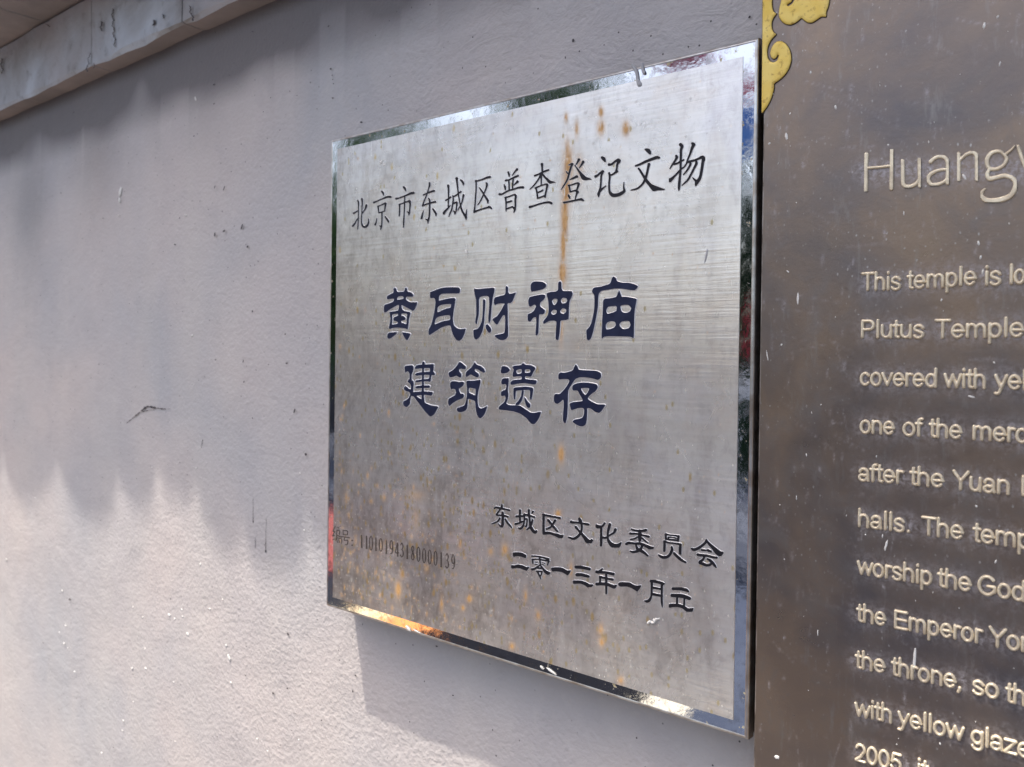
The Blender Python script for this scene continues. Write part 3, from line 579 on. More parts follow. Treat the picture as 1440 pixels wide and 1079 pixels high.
G('遗', (680, 512), 12, 'n', P_((300,80),(320,38),(390,42),(445,85),(440,120),(400,150),(330,162),(295,145)), P_((305,290),(330,245),(400,238),(430,240),(428,320),(415,440),(425,520),(410,610),(390,665),(450,695),(540,695),(620,705),(700,755),(800,818),(870,822),(970,805),(955,880),(915,960),(870,1010),(830,1018),(790,990),(720,910),(620,840),(520,805),(400,785),(265,768),(268,720),(310,680),(350,645),(375,580),(360,535),(320,545),(298,525),(302,470),(340,445),(375,430),(390,370),(370,338),(330,350),(308,335)),
  P_((490,45),(560,25),(640,15),(660,-10),(690,-12),(710,10),(800,20),(860,45),(880,80),(850,130),(810,210),(770,215),(710,210),(710,250),(780,262),(880,270),(902,300),(880,345),(830,345),(700,325),(580,335),(500,352),(465,345),(462,310),(500,275),(600,262),(645,255),(645,215),(600,210),(500,215),(495,170),(510,100)), H_((560,110),(640,88),(645,150),(575,165)), H_((710,95),(785,95),(790,140),(710,145)),
  P_((515,410),(600,390),(720,382),(838,405),(835,500),(815,595),(795,605),(785,580),(785,450),(720,440),(560,455),(548,500),(542,590),(520,600),(510,560)), P_((650,450),(685,450),(675,530),(650,620),(600,690),(550,690),(545,670),(590,620),(635,540)), P_((690,570),(700,560),(750,630),(795,680),(790,730),(765,742),(735,725),(705,650)))
G('存', (760, 514), 12, 'n', P_((570,30),(600,-15),(625,10),(650,65),(700,78),(850,85),(960,95),(1020,130),(1028,190),(1000,235),(960,245),(900,225),(800,208),(680,202),(600,230),(555,290),(510,360),(475,430),(470,560),(465,720),(455,870),(430,975),(410,980),(385,930),(385,820),(395,700),(395,610),(385,580),(340,620),(290,650),(250,635),(230,590),(235,500),(270,478),(330,480),(400,410),(460,330),(490,265),(470,235),(400,232),(320,238),(305,215),(310,150),(345,120),(420,122),(520,95),(555,70)),
  P_((545,350),(580,315),(680,290),(820,292),(940,315),(970,345),(965,390),(930,440),(860,490),(805,550),(830,585),(900,625),(980,655),(1095,662),(1070,720),(1030,775),(990,802),(930,785),(860,735),(800,722),(795,780),(790,900),(770,990),(730,1025),(680,1030),(610,1000),(545,950),(580,915),(650,900),(710,880),(735,820),(740,750),(720,720),(640,722),(530,755),(505,700),(500,645),(560,618),(710,600),(705,560),(670,500),(630,430),(560,425),(540,400)), H_((690,390),(750,382),(825,388),(800,455),(765,495),(720,455)))
# issuing body
G('东', (686, 700), 15, 'd', S_((145,220,34),(180,205,36),(280,225,38),(380,245,30),(460,265,34)), S_((300,160,40),(290,210,40),(240,280,28),(190,350,32),(200,370,24)), S_((195,370,26),(280,370,34),(360,385,34),(425,400,36)), S_((315,310,42),(320,380,50),(318,480,46),(315,570,50),(300,605,38),(260,590,28),(230,550,14)), S_((255,435,34),(220,490,34),(150,530,28),(85,550,14)), S_((375,455,30),(410,520,38),(470,590,34),(515,640,10)))
G('城', (686, 700), 15, 'd', S_((680,265,40),(682,350,40),(682,450,38),(690,510,30)), S_((605,395,40),(680,388,34),(740,390,34)), S_((590,555,40),(650,540,36),(720,510,34),(760,495,20)), S_((775,345,30),(775,450,30),(760,560,30),(730,620,42),(690,650,44),(655,640,24)), S_((765,355,30),(860,370,36),(930,390,30),(985,410,34)),
  S_((790,450,24),(830,450,28),(828,530,24),(815,600,30),(790,600,20)), S_((870,260,38),(870,340,44),(885,440,34),(895,560,34),(920,640,58),(960,700,58),(1000,730,56),(1030,705,38)), S_((955,295,38),(935,325,24)), S_((945,470,30),(925,560,30),(880,630,32),(830,670,26)))
G('区', (754, 706), 15, 'd', S_((150,265,40),(200,280,40),(330,305,36),(430,325,36),(505,340,40)), S_((160,270,46),(160,400,42),(158,550,44),(165,660,54)), S_((170,660,58),(280,655,50),(370,680,50),(450,705,66),(520,735,76),(565,705,30)), S_((260,385,44),(340,490,40),(400,560,44),(455,620,30)), S_((405,390,44),(360,460,36),(310,530,34),(225,570,34)))
G('文', (754, 706), 15, 'd', S_((745,420,58),(770,430,46),(880,435,34),(1000,455,34),(1105,475,42)), S_((915,355,50),(935,400,62),(960,470,40),(965,560,34),(940,650,44),(880,730,48),(790,775,46),(690,745,30)), S_((840,530,46),(890,590,36),(950,660,40),(1020,740,60),(1080,820,88),(1130,845,88),(1175,810,48)))
G('化', (832, 720), 15, 'd', S_((280,235,30),(240,290,40),(200,310,46),(135,310,74),(110,290,56)), S_((205,320,46),(205,450,40),(205,560,50),(205,650,44),(200,705,42)), S_((385,265,54),(370,330,54),(348,430,36),(345,560,36),(380,640,60),(440,700,88),(530,725,98),(590,690,56),(625,640,10)), S_((505,370,52),(480,430,40),(420,470,32),(350,510,30),(300,545,38),(240,540,42)))
G('委', (832, 720), 15, 'd', S_((845,365,30),(900,385,34),(1000,400,40),(1100,395,48),(1145,385,54)), S_((820,455,46),(860,460,36),(960,460,30),(1100,495,32),(1205,520,44)), S_((1020,400,56),(1020,500,74),(1020,600,56)), S_((965,530,26),(920,560,30),(830,580,30)), S_((1070,550,26),(1120,600,28),(1185,650,24)),
  S_((735,675,46),(790,655,54),(900,665,36),(1020,670,54),(1130,705,54),(1220,750,68),(1285,755,50)), S_((940,700,34),(970,780,50),(1030,810,66),(1110,860,50),(1180,920,38)), S_((1070,720,40),(1030,790,56),(960,830,50),(870,845,40),(815,825,20)), H_((975,705),(1008,688),(1038,710),(1005,722)))
G('员', (928, 734), 15, 'd', S_((125,255,30),(200,275,26),(300,285,22),(400,300,34)), S_((125,260,36),(130,360,34)), S_((400,300,36),(385,400,38)), S_((130,365,28),(200,370,28),(300,380,30),(390,395,28)), S_((180,325,26),(260,325,16),(350,345,22)), S_((180,325,22),(180,360,24)), S_((100,405,36),(170,435,30),(300,450,28),(440,475,42)), S_((100,410,44),(100,520,46),(95,610,44)), S_((435,480,50),(430,570,54),(430,665,50)),
  S_((250,530,34),(258,590,52),(220,680,50),(150,740,54),(60,745,58),(0,715,40),(-35,690,10)), S_((305,665,50),(370,730,52),(450,800,50),(540,850,34)))
G('会', (928, 734), 15, 'd', S_((985,385,40),(960,440,46),(880,510,50),(800,560,54),(720,585,58),(680,565,38)), S_((985,400,40),(1060,480,50),(1150,570,78),(1220,640,106),(1270,670,104),(1315,650,48)), S_((890,590,44),(960,600,34)), S_((1010,595,46),(1080,625,42)), S_((805,690,56),(860,700,50),(1000,715,50),(1100,740,48),(1200,755,42)), S_((940,740,40),(910,790,44),(850,845,58)),
  S_((845,860,56),(900,880,58),(980,910,58),(1060,900,48),(1090,870,40)), S_((1005,780,30),(1060,810,50),(1120,870,54),(1160,920,46),(1190,965,16)))
# date
G('二', (716, 768), 15, 'd', P_((90,140),(200,135),(270,145),(355,188),(350,250),(270,225),(180,210),(92,220)), P_((55,405),(110,410),(200,392),(290,410),(370,445),(420,440),(405,480),(370,518),(320,500),(240,470),(170,460),(60,470)))
G('零', (716, 768), 15, 'd', S_((485,210,26),(620,220,24),(730,245,32),(835,275,38)), S_((500,280,28),(505,360,24)), S_((490,285,24),(620,275,20),(740,300,24),(850,315,24)), S_((835,320,30),(815,400,18)), S_((650,240,24),(655,330,24),(665,400,20)), S_((550,335,16),(600,335,16)), S_((550,380,16),(595,385,16)), S_((700,350,16),(750,362,16)), S_((695,385,12),(740,400,16)),
  S_((650,400,24),(600,440,30),(540,480,42),(490,490,46)), S_((660,400,24),(720,480,34),(770,540,58),(820,570,66),(850,565,38)), S_((600,462,26),(680,468,26)), S_((585,530,28),(700,535,24)), S_((600,540,28),(640,620,28),(670,685,18)), S_((700,540,22),(680,600,20),(655,640,20)))
G('一', (716, 768), 15, 'd', P_((900,460),(1000,450),(1110,458),(1180,490),(1230,520),(1300,515),(1280,565),(1235,615),(1190,585),(1110,545),(1000,530),(920,535),(895,500)))
G('三', (796, 784), 15, 'd', S_((215,200,62),(330,210,56),(440,230,56),(495,245,52)), S_((235,365,62),(330,365,58),(420,385,58),(475,400,48)), S_((175,520,66),(300,520,60),(400,550,64),(490,600,76),(555,585,34)))
G('年', (796, 784), 15, 'd', S_((645,300,54),(700,305,60),(770,240,26)), S_((700,310,50),(850,320,48),(1000,350,54)), S_((850,350,38),(852,560,44),(852,755,34)), S_((720,410,42),(850,440,38),(985,465,46)), S_((722,410,38),(722,540,34)), S_((655,560,60),(760,555,58),(880,570,58),(960,600,62),(1020,620,66),(1060,587,26)))
G('一', (884, 796), 15, 'd', P_((-205,360),(-150,340),(-70,345),(30,355),(110,400),(180,418),(260,408),(240,470),(185,535),(150,515),(60,460),(-40,430),(-170,430),(-210,400)))
G('月', (884, 796), 15, 'd', S_((470,320,42),(560,325,54),(660,350,54),(735,375,46)), S_((490,330,48),(490,450,38),(488,560,38),(480,640,34),(440,720,54),(390,745,56),(335,735,14)), S_((705,380,48),(705,500,36),(700,650,38),(705,780,38),(715,865,12)), S_((500,455,46),(600,470,36),(700,490,34)), S_((495,590,46),(600,610,48),(700,630,46)))
G('立', (884, 796), 15, 'd', S_((940,480,54),(1030,478,58),(1130,488,60),(1210,505,64),(1260,535,38)), S_((920,620,64),(1050,625,74),(1180,645,74),(1285,685,64)), S_((1025,650,36),(1025,800,36)), S_((1180,680,34),(1172,830,34)), S_((875,840,72),(960,830,66),(1060,835,62),(1160,870,64),(1240,925,74),(1310,935,84),(1360,895,18)))
# serial number, thin and shallow
N1 = (460, 724); NS = 13.84
G('编', N1, NS, 'e', S_((160,225,12),(115,320,16),(150,325,10)), S_((150,330,10),(110,410,18),(150,402,8)), S_((110,485,14),(155,470,8)), S_((210,240,12),(225,265,14)), S_((190,300,12),(240,310,18),(240,380,16)), S_((190,300,10),(185,430,12),(170,500,8)), S_((190,400,14),(285,435,18)), S_((190,460,10),(200,540,12)), S_((200,450,8),(280,470,12),(275,560,10)), S_((230,460,8),(235,540,16)))
G('号', N1, NS, 'e', S_((310,305,10),(315,390,10)), S_((310,305,10),(395,320,16),(395,385,16)), S_((315,388,9),(395,392,9)), S_((290,425,10),(440,450,12)), S_((345,440,10),(335,495,12),(400,500,14),(398,560,18),(375,585,16),(350,575,8)))
G(':', N1, NS, 'e', S_((487,500,24),(490,502,24)), S_((487,592,24),(490,594,24)))
def digit(ch, cx, ya, yb_, w_=68, sh=.25):
    h_ = yb_-ya
    T = lambda u, v, wd: (cx+u*w_/2, ya+h_*(1-v)/1.0+sh*u*w_/2, wd)
    D = {'1': [[(-.30,.90,7),(0,.99,10),(.02,.8,22),(.0,.4,22),(0,.02,22)], [(-.35,.01,8),(.35,.01,8)]],
         '0': [[(0,1,8),(-.62,.85,14),(-.82,.5,20),(-.62,.15,14),(0,0,8),(.62,.15,14),(.82,.5,20),(.62,.85,14),(0,1,8)]],
         '9': [[(.6,.55,8),(.2,.38,10),(-.3,.38,12),(-.72,.55,18),(-.6,.85,14),(0,1,8),(.6,.85,16),(.78,.55,22),(.65,.25,16),(.1,.03,10),(-.5,.02,10)]],
         '4': [[(.9,.27,14),(-.9,.27,14),(.3,.98,10),(.32,.6,20),(.32,0,20)]],
         '3': [[(-.7,.85,12),(-.1,1,10),(.55,.82,20),(.3,.6,12),(-.2,.53,8)], [(-.2,.54,8),(.45,.45,14),(.72,.25,22),(.3,.04,14),(-.3,-.01,12),(-.8,.1,18)]],
         '8': [[(.1,1,9),(-.5,.88,12),(-.55,.72,16),(.1,.52,22),(.68,.28,20),(.55,.08,12),(0,0,8),(-.65,.1,12),(-.7,.28,14),(-.2,.5,9),(.5,.7,9),(.55,.88,12),(.1,1,9)]]}
    return [S_(*[T(*q) for q in st]) for st in D[ch]]
for ch, cx, ya, yb2 in (('1',672,395,640),('1',768,410,660),('0',855,415,690),('1',950,445,700),('0',1045,460,715),('1',1155,495,755),('9',1250,500,765)):
    G(ch, N1, NS, 'e', *digit(ch, cx, ya, yb2))
for ch, cx, ya, yb2 in (('4',145,375,640),('3',240,385,655),('1',343,420,690),('8',450,440,715),('0',560,460,745),('0',670,490,770),('0',780,515,795),('0',893,540,820),('1',1003,565,850),('3',1120,590,870),('9',1235,610,890)):
    G(ch, (548, 736), NS, 'e', *digit(ch, cx, ya, yb2))
for ch, org, sc, items, st in GL:
    if st == 'n': plate_glyph('title_character', items, org, sc, -TF, [NAVY, RIM], plaque, h=.0003, rim=1.0, cell=.6)
    elif st == 'k': plate_glyph('heading_character', items, org, sc, -TF, [BLACK, RIM], plaque, h=.0002, rim=.5, cell=.4, grow=.45)
    elif st == 'd': plate_glyph('inscription_character', items, org, sc, -TF, [BLACK, RIM], plaque, h=.0002, rim=.6, cell=.4, grow=.42)
    else: plate_glyph('serial_character', items, org, sc, -TF, [ETCH, RIM], plaque, h=.00005, rim=.45, cell=.35, grow=.25)

# ------------------------------------------------------------------ the bronze panel on the right
YP = -.033
pl = float(unp(1067.5, 540, YP)[0]); PX1, PZ0, PZ1 = 1.30, -.34, .60
panel = empty('bronze_panel', ((pl+PX1)/2, 0, PZ0))
tag(panel, 'dark brown bronze tablet with raised English text and gilded cloud scroll corner', 'plaque')
nx, nz = 330, 560
gxs = np.concatenate([np.linspace(pl+.0012, .78, nx), np.linspace(.79, PX1, 30)]); gzs = np.linspace(PZ0, PZ1, nz)
X, Z = np.meshgrid(gxs, gzs); V = np.stack([X, np.full(X.shape, YP), Z], -1).reshape(-1, 3)
idx = np.arange(len(gxs)*nz).reshape(nz, len(gxs))
F = np.stack([idx[:-1, :-1], idx[:-1, 1:], idx[1:, 1:], idx[1:, :-1]], -1).reshape(-1, 4)
pme = gridmesh('panel_face', V, F); lim = np.zeros(len(V))
xx = V[:, 0]; zz = V[:, 2]; PV = V
# edges of the casting
V2 = []; F2 = []
for (xa, y) in ((pl+.0012, YP), (pl+.0004, YP+.0003), (pl, YP+.0012), (pl, YP+.016), (pl+.003, YP+.0165), (pl+.003, .002)):
    V2 += [(xa, y, PZ0), (xa, y, PZ1)]
for k in range(5): F2.append([2*k, 2*k+1, 2*k+3, 2*k+2])
V2 += [(pl+.0012, YP, PZ1), (PX1, YP, PZ1), (PX1, .002, PZ1), (pl+.0012, .002, PZ1), (pl+.0012, YP, PZ0), (PX1, YP, PZ0), (PX1, .002, PZ0), (pl+.0012, .002, PZ0)]
F2 += [[12, 13, 14, 15], [19, 18, 17, 16], [13, 17, 18, 14]]
em = Mt('rubbed_bronze_edge'); em.set(Base_Color=em.mix(em.ramp(em.noise(60, 4), .4, .6), (.40, .36, .33), (.16, .13, .11)), Metallic=.7, Roughness=.4)
o = mesh('panel_edge', V2, F2, [em.m, BRONZE], None, [0]*2+[1]*6); own(panel, o)

# English lettering: strokes in units of the capital height (x, y up)
def arc(cx, cy, rx, ry, a0, a1, n=9):
    return [(cx+rx*math.cos(R(a0+(a1-a0)*k/(n-1))), cy+ry*math.sin(R(a0+(a1-a0)*k/(n-1)))) for k in range(n)]
xh = .72
bowl = arc(.385, .36, .29, .33, 0, 360, 17)
FT = {
 'T': (.853, [[(.05,.95),(.80,.95)], [(.425,.95),(.425,.04)]]), 'h': (.776, [[(.12,.98),(.12,.04)], [(.12,.45)]+arc(.385,.42,.255,.27,165,0,7)+[(.64,.04)]]),
 'i': (.31, [[(.155,.70),(.155,.04)], [(.155,.93),(.155,.97)]]), 'l': (.31, [[(.155,.98),(.155,.04)]]),
 's': (.698, [[(.60,.55)]+arc(.35,.53,.23,.16,20,180,6)+[(.16,.44),(.35,.37),(.56,.28)]+arc(.34,.19,.25,.16,10,-160,7)]),
 't': (.388, [[(.19,.92),(.19,.20),(.22,.08),(.34,.05)], [(.03,.69),(.35,.69)]]),
 'e': (.776, [[(.10,.37),(.66,.37)]+arc(.385,.37,.28,.32,0,320,15)]),
 'm': (1.163, [[(.12,.70),(.12,.04)], [(.12,.45)]+arc(.35,.44,.21,.25,160,0,6)+[(.57,.04)], [(.57,.45)]+arc(.80,.44,.22,.25,160,0,6)+[(1.03,.04)]]),
 'p': (.776, [[(.12,.70),(.12,-.26)], arc(.39,.36,.27,.33,0,360,17)]), 'a': (.776, [[(.13,.52)]+arc(.37,.50,.24,.19,160,0,7)+[(.62,.2),(.66,.05)], [(.61,.38),(.40,.34)]+arc(.31,.20,.21,.16,90,270,7)+[(.45,.06),(.61,.22)]]),
 'P': (.931, [[(.13,.04),(.13,.96)], [(.13,.95),(.5,.95)]+arc(.54,.71,.27,.24,90,-90,7)+[(.5,.47),(.13,.47)]]), 'u': (.776, [[(.12,.70),(.12,.28)]+arc(.36,.28,.24,.23,180,330,6)+[(.63,.34)], [(.64,.70),(.64,.04)]]),
 'c': (.698, [arc(.37,.36,.27,.32,38,322,13)]), 'o': (.776, [bowl]), 'v': (.698, [[(.05,.69),(.35,.05)], [(.35,.05),(.65,.69)]]), 'r': (.465, [[(.12,.70),(.12,.04)], [(.12,.42),(.17,.60),(.28,.68),(.43,.66)]]),
 'd': (.776, [[(.65,.98),(.65,.04)], arc(.37,.36,.27,.32,0,360,17)]), 'w': (1.008, [[(.04,.69),(.27,.05)], [(.27,.05),(.50,.67)], [(.50,.67),(.74,.05)], [(.74,.05),(.97,.69)]]), 'y': (.698, [[(.05,.69),(.36,.06)], [(.65,.69),(.36,.06),(.28,-.14),(.18,-.23),(.05,-.22)]]),
 'n': (.776, [[(.12,.70),(.12,.04)], [(.12,.45)]+arc(.385,.42,.255,.27,165,0,7)+[(.64,.04)]]), 'f': (.388, [[(.17,.04),(.17,.78),(.22,.91),(.36,.95)], [(.02,.69),(.34,.69)]]), 'Y': (.931, [[(.05,.96),(.46,.46)], [(.88,.96),(.46,.46)], [(.46,.46),(.46,.04)]]),
 'G': (1.086, [arc(.55,.50,.45,.46,42,325,15)+[(.96,.2),(.96,.46)], [(.58,.47),(.96,.47)]]), 'E': (.931, [[(.13,.04),(.13,.96)], [(.13,.95),(.83,.95)], [(.13,.51),(.78,.51)], [(.13,.05),(.85,.05)]]), 'g': (.776, [arc(.37,.38,.27,.30,0,360,17), [(.65,.70),(.65,.02)]+arc(.38,-.02,.27,.22,0,-160,8)]),
 'z': (.698, [[(.07,.67),(.62,.67)], [(.62,.67),(.06,.06)], [(.06,.05),(.65,.05)]]), '.': (.388, [[(.19,.05),(.19,.08)]]), ',': (.388, [[(.19,.08),(.19,.0),(.11,-.14)]]), "'": (.3, [[(.15,.98),(.13,.72)]]),
 '2': (.776, [arc(.38,.70,.26,.25,165,-25,9)+[(.42,.32),(.10,.06)], [(.10,.05),(.68,.05)]]), '0': (.776, [arc(.385,.5,.28,.45,0,360,19)]), '5': (.776, [[(.65,.94),(.22,.94)], [(.22,.94),(.14,.52)], [(.14,.50),(.28,.60)]+arc(.37,.34,.29,.28,80,-160,9)]),
 'D': (1.008, [[(.13,.04),(.13,.96)], [(.13,.95),(.45,.95)]+arc(.47,.50,.42,.45,85,-85,9)+[(.13,.05)]]), 'b': (.776, [[(.12,.98),(.12,.04)], arc(.39,.36,.27,.33,0,360,17)]), 'q': (.776, [bowl])}
CAP = .0117; SWD = .172
_gc = {}
letters = []
def letter_mesh(ch, sx):
    k = (ch, round(sx, 2))
    if k in _gc: return _gc[k]
    items = []
    for st in FT[ch][1]:
        P = [(x*CAP*k[1], -y*CAP, SWD*CAP) for x, y in st]
        if len(P) == 2: P = [P[0], tuple((a+b)/2 for a, b in zip(*P)), P[1]]
        items.append(('s', P))
    gx, gy, f = field(items, CAP*.034, CAP*.1)
    V, F, B = contour(gx, gy, f, 0); A = np.array(V); wd = SWD*CAP*.5
    d = np.clip(-A[:, 2]/wd, 0, 1); hh = .0014*np.sqrt(np.clip(1-(1-d)**2, 0, 1))
    P = [(a, -.0002-h, -b) for a, b, h in zip(A[:, 0], A[:, 1], hh)]; n0 = len(P); base = {}
    FF = [list(q) for q in F]; mi = [0]*len(FF)
    for a, b in B:
        for i in (a, b):
            if i not in base: base[i] = len(P); P.append((P[i][0], .0001, P[i][2]))
        FF.append([b, a, base[a], base[b]]); mi.append(1)
    me = bpy.data.meshes.new('letter'); me.from_pydata(P, [], FF); me.materials.append(GILT); me.materials.append(PATINA_SHADE)  # letter sides coloured dark, as their shaded edge
    me.polygons.foreach_set('material_index', mi); me.polygons.foreach_set('use_smooth', [m == 0 for m in mi]); me.update()
    bm = bmesh.new(); bm.from_mesh(me); bmesh.ops.recalc_face_normals(bm, faces=bm.faces[:]); bm.to_mesh(me); bm.free()
    _gc[k] = me; return me
def word(txt, xa, ya, xb, yb_):
    """set a word between two photo points on its base line"""
    a = unp(xa, ya, YP); b = unp(xb, yb_, YP)
    adv = sum(FT[c][0] for c in txt)*CAP; side = .045*CAP
    s = (b[0]-a[0]+2*side*1.0)/adv; x = a[0]-side*s; z = (a[2]+b[2])/2
    t = 0
    for c in txt:
        frac = t/adv if adv else 0
        o = bpy.data.objects.new('letter', letter_mesh(c, s)); C.objects.link(o)
        zc_ = a[2]+(b[2]-a[2])*frac
        o.location = (x+t*s, YP, zc_); t += FT[c][0]*CAP
        bpy.context.view_layer.update() if False else None
        o.parent = panel; o.matrix_parent_inverse = Matrix.Translation(panel.location).inverted()
        letters.append((x+t*s-FT[c][0]*CAP*s*.5, zc_+.4*CAP))
for tx in [("This",1212.5,409,1266,408),("temple",1277,407,1372,401),("is",1385,402,1407,401),("located",1420,400,1516,394),
           ("Plutus",1211,475.5,1299,476),("Temple'",1316,476,1448,474),
           ("covered",1210,542,1317,545),("with",1329,545,1385.5,547),("yellow",1400,547,1500,551),
           ("one",1210,609,1257,611.5),("of",1270,612.5,1296,614),("the",1308,615,1352,617.5),("merchant",1368,618.5,1518,628),
           ("after",1207.5,676,1269,680.5),("the",1281,682,1326.5,686),("Yuan",1341,688,1419.5,696),("Dynasty",1437,697,1540,708),
           ("halls.",1207,740.5,1281,749.5),("The",1297,752,1354,759),("temple",1370,762,1480,777),
           ("worship",1207,807,1310,823),("the",1320,825,1365,832),("God",1375.5,835,1441,846),
           ("the",1206,873.5,1245,880),("Emperor",1257.5,883,1380,905),("Yong",1392,908,1475,922),
           ("the",1204,939,1244,946),("throne,",1255,949,1353,970),("so",1368,975,1404,983),("that",1416,987,1470,998),
           ("with",1203.5,1006,1254,1016),("yellow",1264,1019,1354,1042),("glazed",1366,1045,1470,1073),
           ("2005,",1203,1069,1276,1088),("it",1290,1092,1304,1096)]:
    word(*tx)
# title word, drawn in its own thin hand-like letters
def px_relief(name, items, org, sc, h, mats, parent, cell=.5, skirt=.0002, wid=1.6):
    its = []
    for k, p in items:
        p = np.asarray(p, float).copy(); p[:, 0] = org[0]+p[:, 0]/sc; p[:, 1] = org[1]+p[:, 1]/sc
        if p.shape[1] > 2: p[:, 2] *= 1.45/sc
        its.append((k, p))
    gx, gy, f = field(its, cell, 1.5)
    return relief(name, gx, gy, f, lambda x, y: unp(x, y, YP), h, wid, mats, parent, skirt)
HU = (1200, 190); tm = [GILT, PATINA_SHADE]
for its in ([S_((112,165,26),(108,300,24),(107,400,26),(104,470,26)), S_((330,132,28),(326,300,26),(322,452,26)), S_((120,280,18),(220,272,15),(320,260,18))],
            [S_((415,225,28),(418,350,26),(425,420,26),(470,438,24),(530,412,22),(560,370,20)), S_((563,205,28),(562,320,26),(564,430,26))],
            [S_((652,228,24),(690,195,22),(740,182,24),(785,205,26),(800,260,28),(798,405,28)), S_((795,290,18),(720,298,18),(655,330,24),(632,375,28),(655,415,24),(700,420,22),(760,400,20),(795,370,18))],
            [S_((888,165,28),(888,280,28),(888,382,26)), S_((888,225,18),(950,168,20),(1010,150,24),(1042,185,28),(1045,280,28),(1045,378,26))],
            [S_((1290,190,18),(1240,142,20),(1170,152,24),(1130,210,30),(1142,275,26),(1195,290,20),(1262,262,22),(1295,210,24),(1285,172,20)), S_((1285,165,18),(1330,130,16),(1362,95,12)), S_((1155,282,18),(1132,330,26),(1148,370,30),(1200,362,26),(1280,345,26),(1350,372,28),(1370,430,30),(1330,510,32),(1240,548,32),(1150,558,34),(1092,530,30),(1085,490,24),(1110,458,14))],
            [S_((1390,100,24),(1430,215,26),(1475,330,22)), S_((1475,330,22),(1510,200,22),(1545,95,24)), S_((1545,95,24),(1590,200,26),(1630,315,22)), S_((1630,315,22),(1665,190,22),(1700,70,24))]):
    o = px_relief('title_letter', its, HU, 6.0, .0010, tm, panel, cell=.45, wid=1.9)
for u in np.linspace(1215, 1440, 30): letters.append((float(unp(u, 240, YP)[0]), float(unp(u, 240, YP)[2])))
# gilded cloud scroll
scroll = [P_((1073.2,-40),(1073,0),(1072.6,60),(1072,110),(1071.6,159),(1073,159),(1079,151),(1084,141.7),(1087.5,131.7),(1089.2,123.3),(1089.3,118.6),(1098.3,111.7),(1105.8,104),(1110.8,95),(1113.3,85),(1112.5,75),(1110,68.3),(1105,61.7),(1099,58.7),(1093.3,59.2),(1088.3,63.3),(1085,70),(1083.8,75.8),(1085,80.8),(1088.3,83.8),(1092,82),(1094.6,77.5),(1095.6,79.2),(1093.3,85.8),(1088.3,88.3),(1083.3,86.7),(1080,80),(1079.6,70.8),(1081.7,63.3),(1085.8,55.8),(1092,49),(1089.2,46.7),(1086.7,42.5),(1085.7,35.8),(1086.3,30.8),(1088.3,25.8),(1092.3,20),(1089.2,17.9),(1087,12.5),(1086.3,5),(1086.5,-40)),
          P_((1095.8,20),(1096.7,25.8),(1100.8,31.7),(1106.7,35),(1112.5,35.4),(1118.3,33.3),(1123.3,29.8),(1127.5,26.4),(1131.7,29.6),(1136.7,32.5),(1142.5,32.5),(1148.3,29.2),(1152.5,26.3),(1155.8,24.2),(1162,24.2),(1162.5,17.5),(1165,10.8),(1167,0),(1166,-14),(1156,-26),(1140,-34),(1120,-34),(1106,-26),(1100.5,-14),(1099,3),(1096.7,11.7)), ('g', ((1110,-14,2.4),(1115,-10,2.6),(1117,-3,2.8),(1114.5,4,2.8),(1109,8,3.2)))]
its = [(k, np.asarray(p, float)) for k, p in scroll]
gx, gy, f = field(its, .7, 3)
relief('gold_scroll', gx, gy, f, lambda x, y: unp(x, y, YP), .0009, 5.0, [GOLD, PATINA_SHADE], panel, skirt=.0008)
Vb, Fb, Bb = contour(gx, gy, np.maximum(f-.85, -f-.3), 0)
Ab = np.array(Vb); Pb = unp(Ab[:, 0], Ab[:, 1], YP); Pb[:, 1] -= .00012
o = mesh('scroll_outline', Pb, [q[::-1] for q in Fb], PATINA_SHADE); own(panel, o)  # dark line of painted shade and patina round the scroll
# lime left round the letters where the rubbing cloth does not reach
L = np.array(letters)
for lx, lz in L:
    m = (abs(xx-lx) < .03) & (abs(zz-lz) < .03)
    lim[m] = np.maximum(lim[m], np.exp(-(((xx[m]-lx)/.0062)**2+((zz[m]-lz)/.0075)**2)))
lim = np.clip(lim*.95, 0, 1)
for k in range(420):
    a_, b_, r_ = rng.uniform(pl, .78), rng.uniform(-.05, .58), rng.uniform(.0004, .0013)
    m = (abs(xx-a_) < .006) & (abs(zz-b_) < .01)
    lim[m] = np.maximum(lim[m], rng.uniform(.3, .9)*np.exp(-((xx[m]-a_)/r_)**2-((zz[m]-b_)/(r_*rng.uniform(1, 5)))**2))
PU, PQ = prj(PV)
for k in range(150):
    x = rng.uniform(1070, 1440); y = rng.uniform(0, 1079); Ls = rng.uniform(8, 70); an = rng.choice([rng.normal(.55, .12), rng.normal(1.5, .2), rng.normal(.1, .2)])
    xb, yb3 = x+Ls*math.cos(an), y+Ls*math.sin(an)
    m = (PU > min(x, xb)-3) & (PU < max(x, xb)+3) & (PQ > min(y, yb3)-3) & (PQ < max(y, yb3)+3)
    ex, ey = xb-x, yb3-y; t = np.clip(((PU[m]-x)*ex+(PQ[m]-y)*ey)/(ex*ex+ey*ey), 0, 1)
    lim[m] = np.maximum(lim[m], rng.uniform(.15, .5)*np.exp(-((PU[m]-x-t*ex)**2+(PQ[m]-y-t*ey)**2)/.9))
a = pme.attributes.new('lime', 'FLOAT', 'POINT'); a.data.foreach_set('value', lim)
o = link('panel_face', pme, BRONZE); own(panel, o)

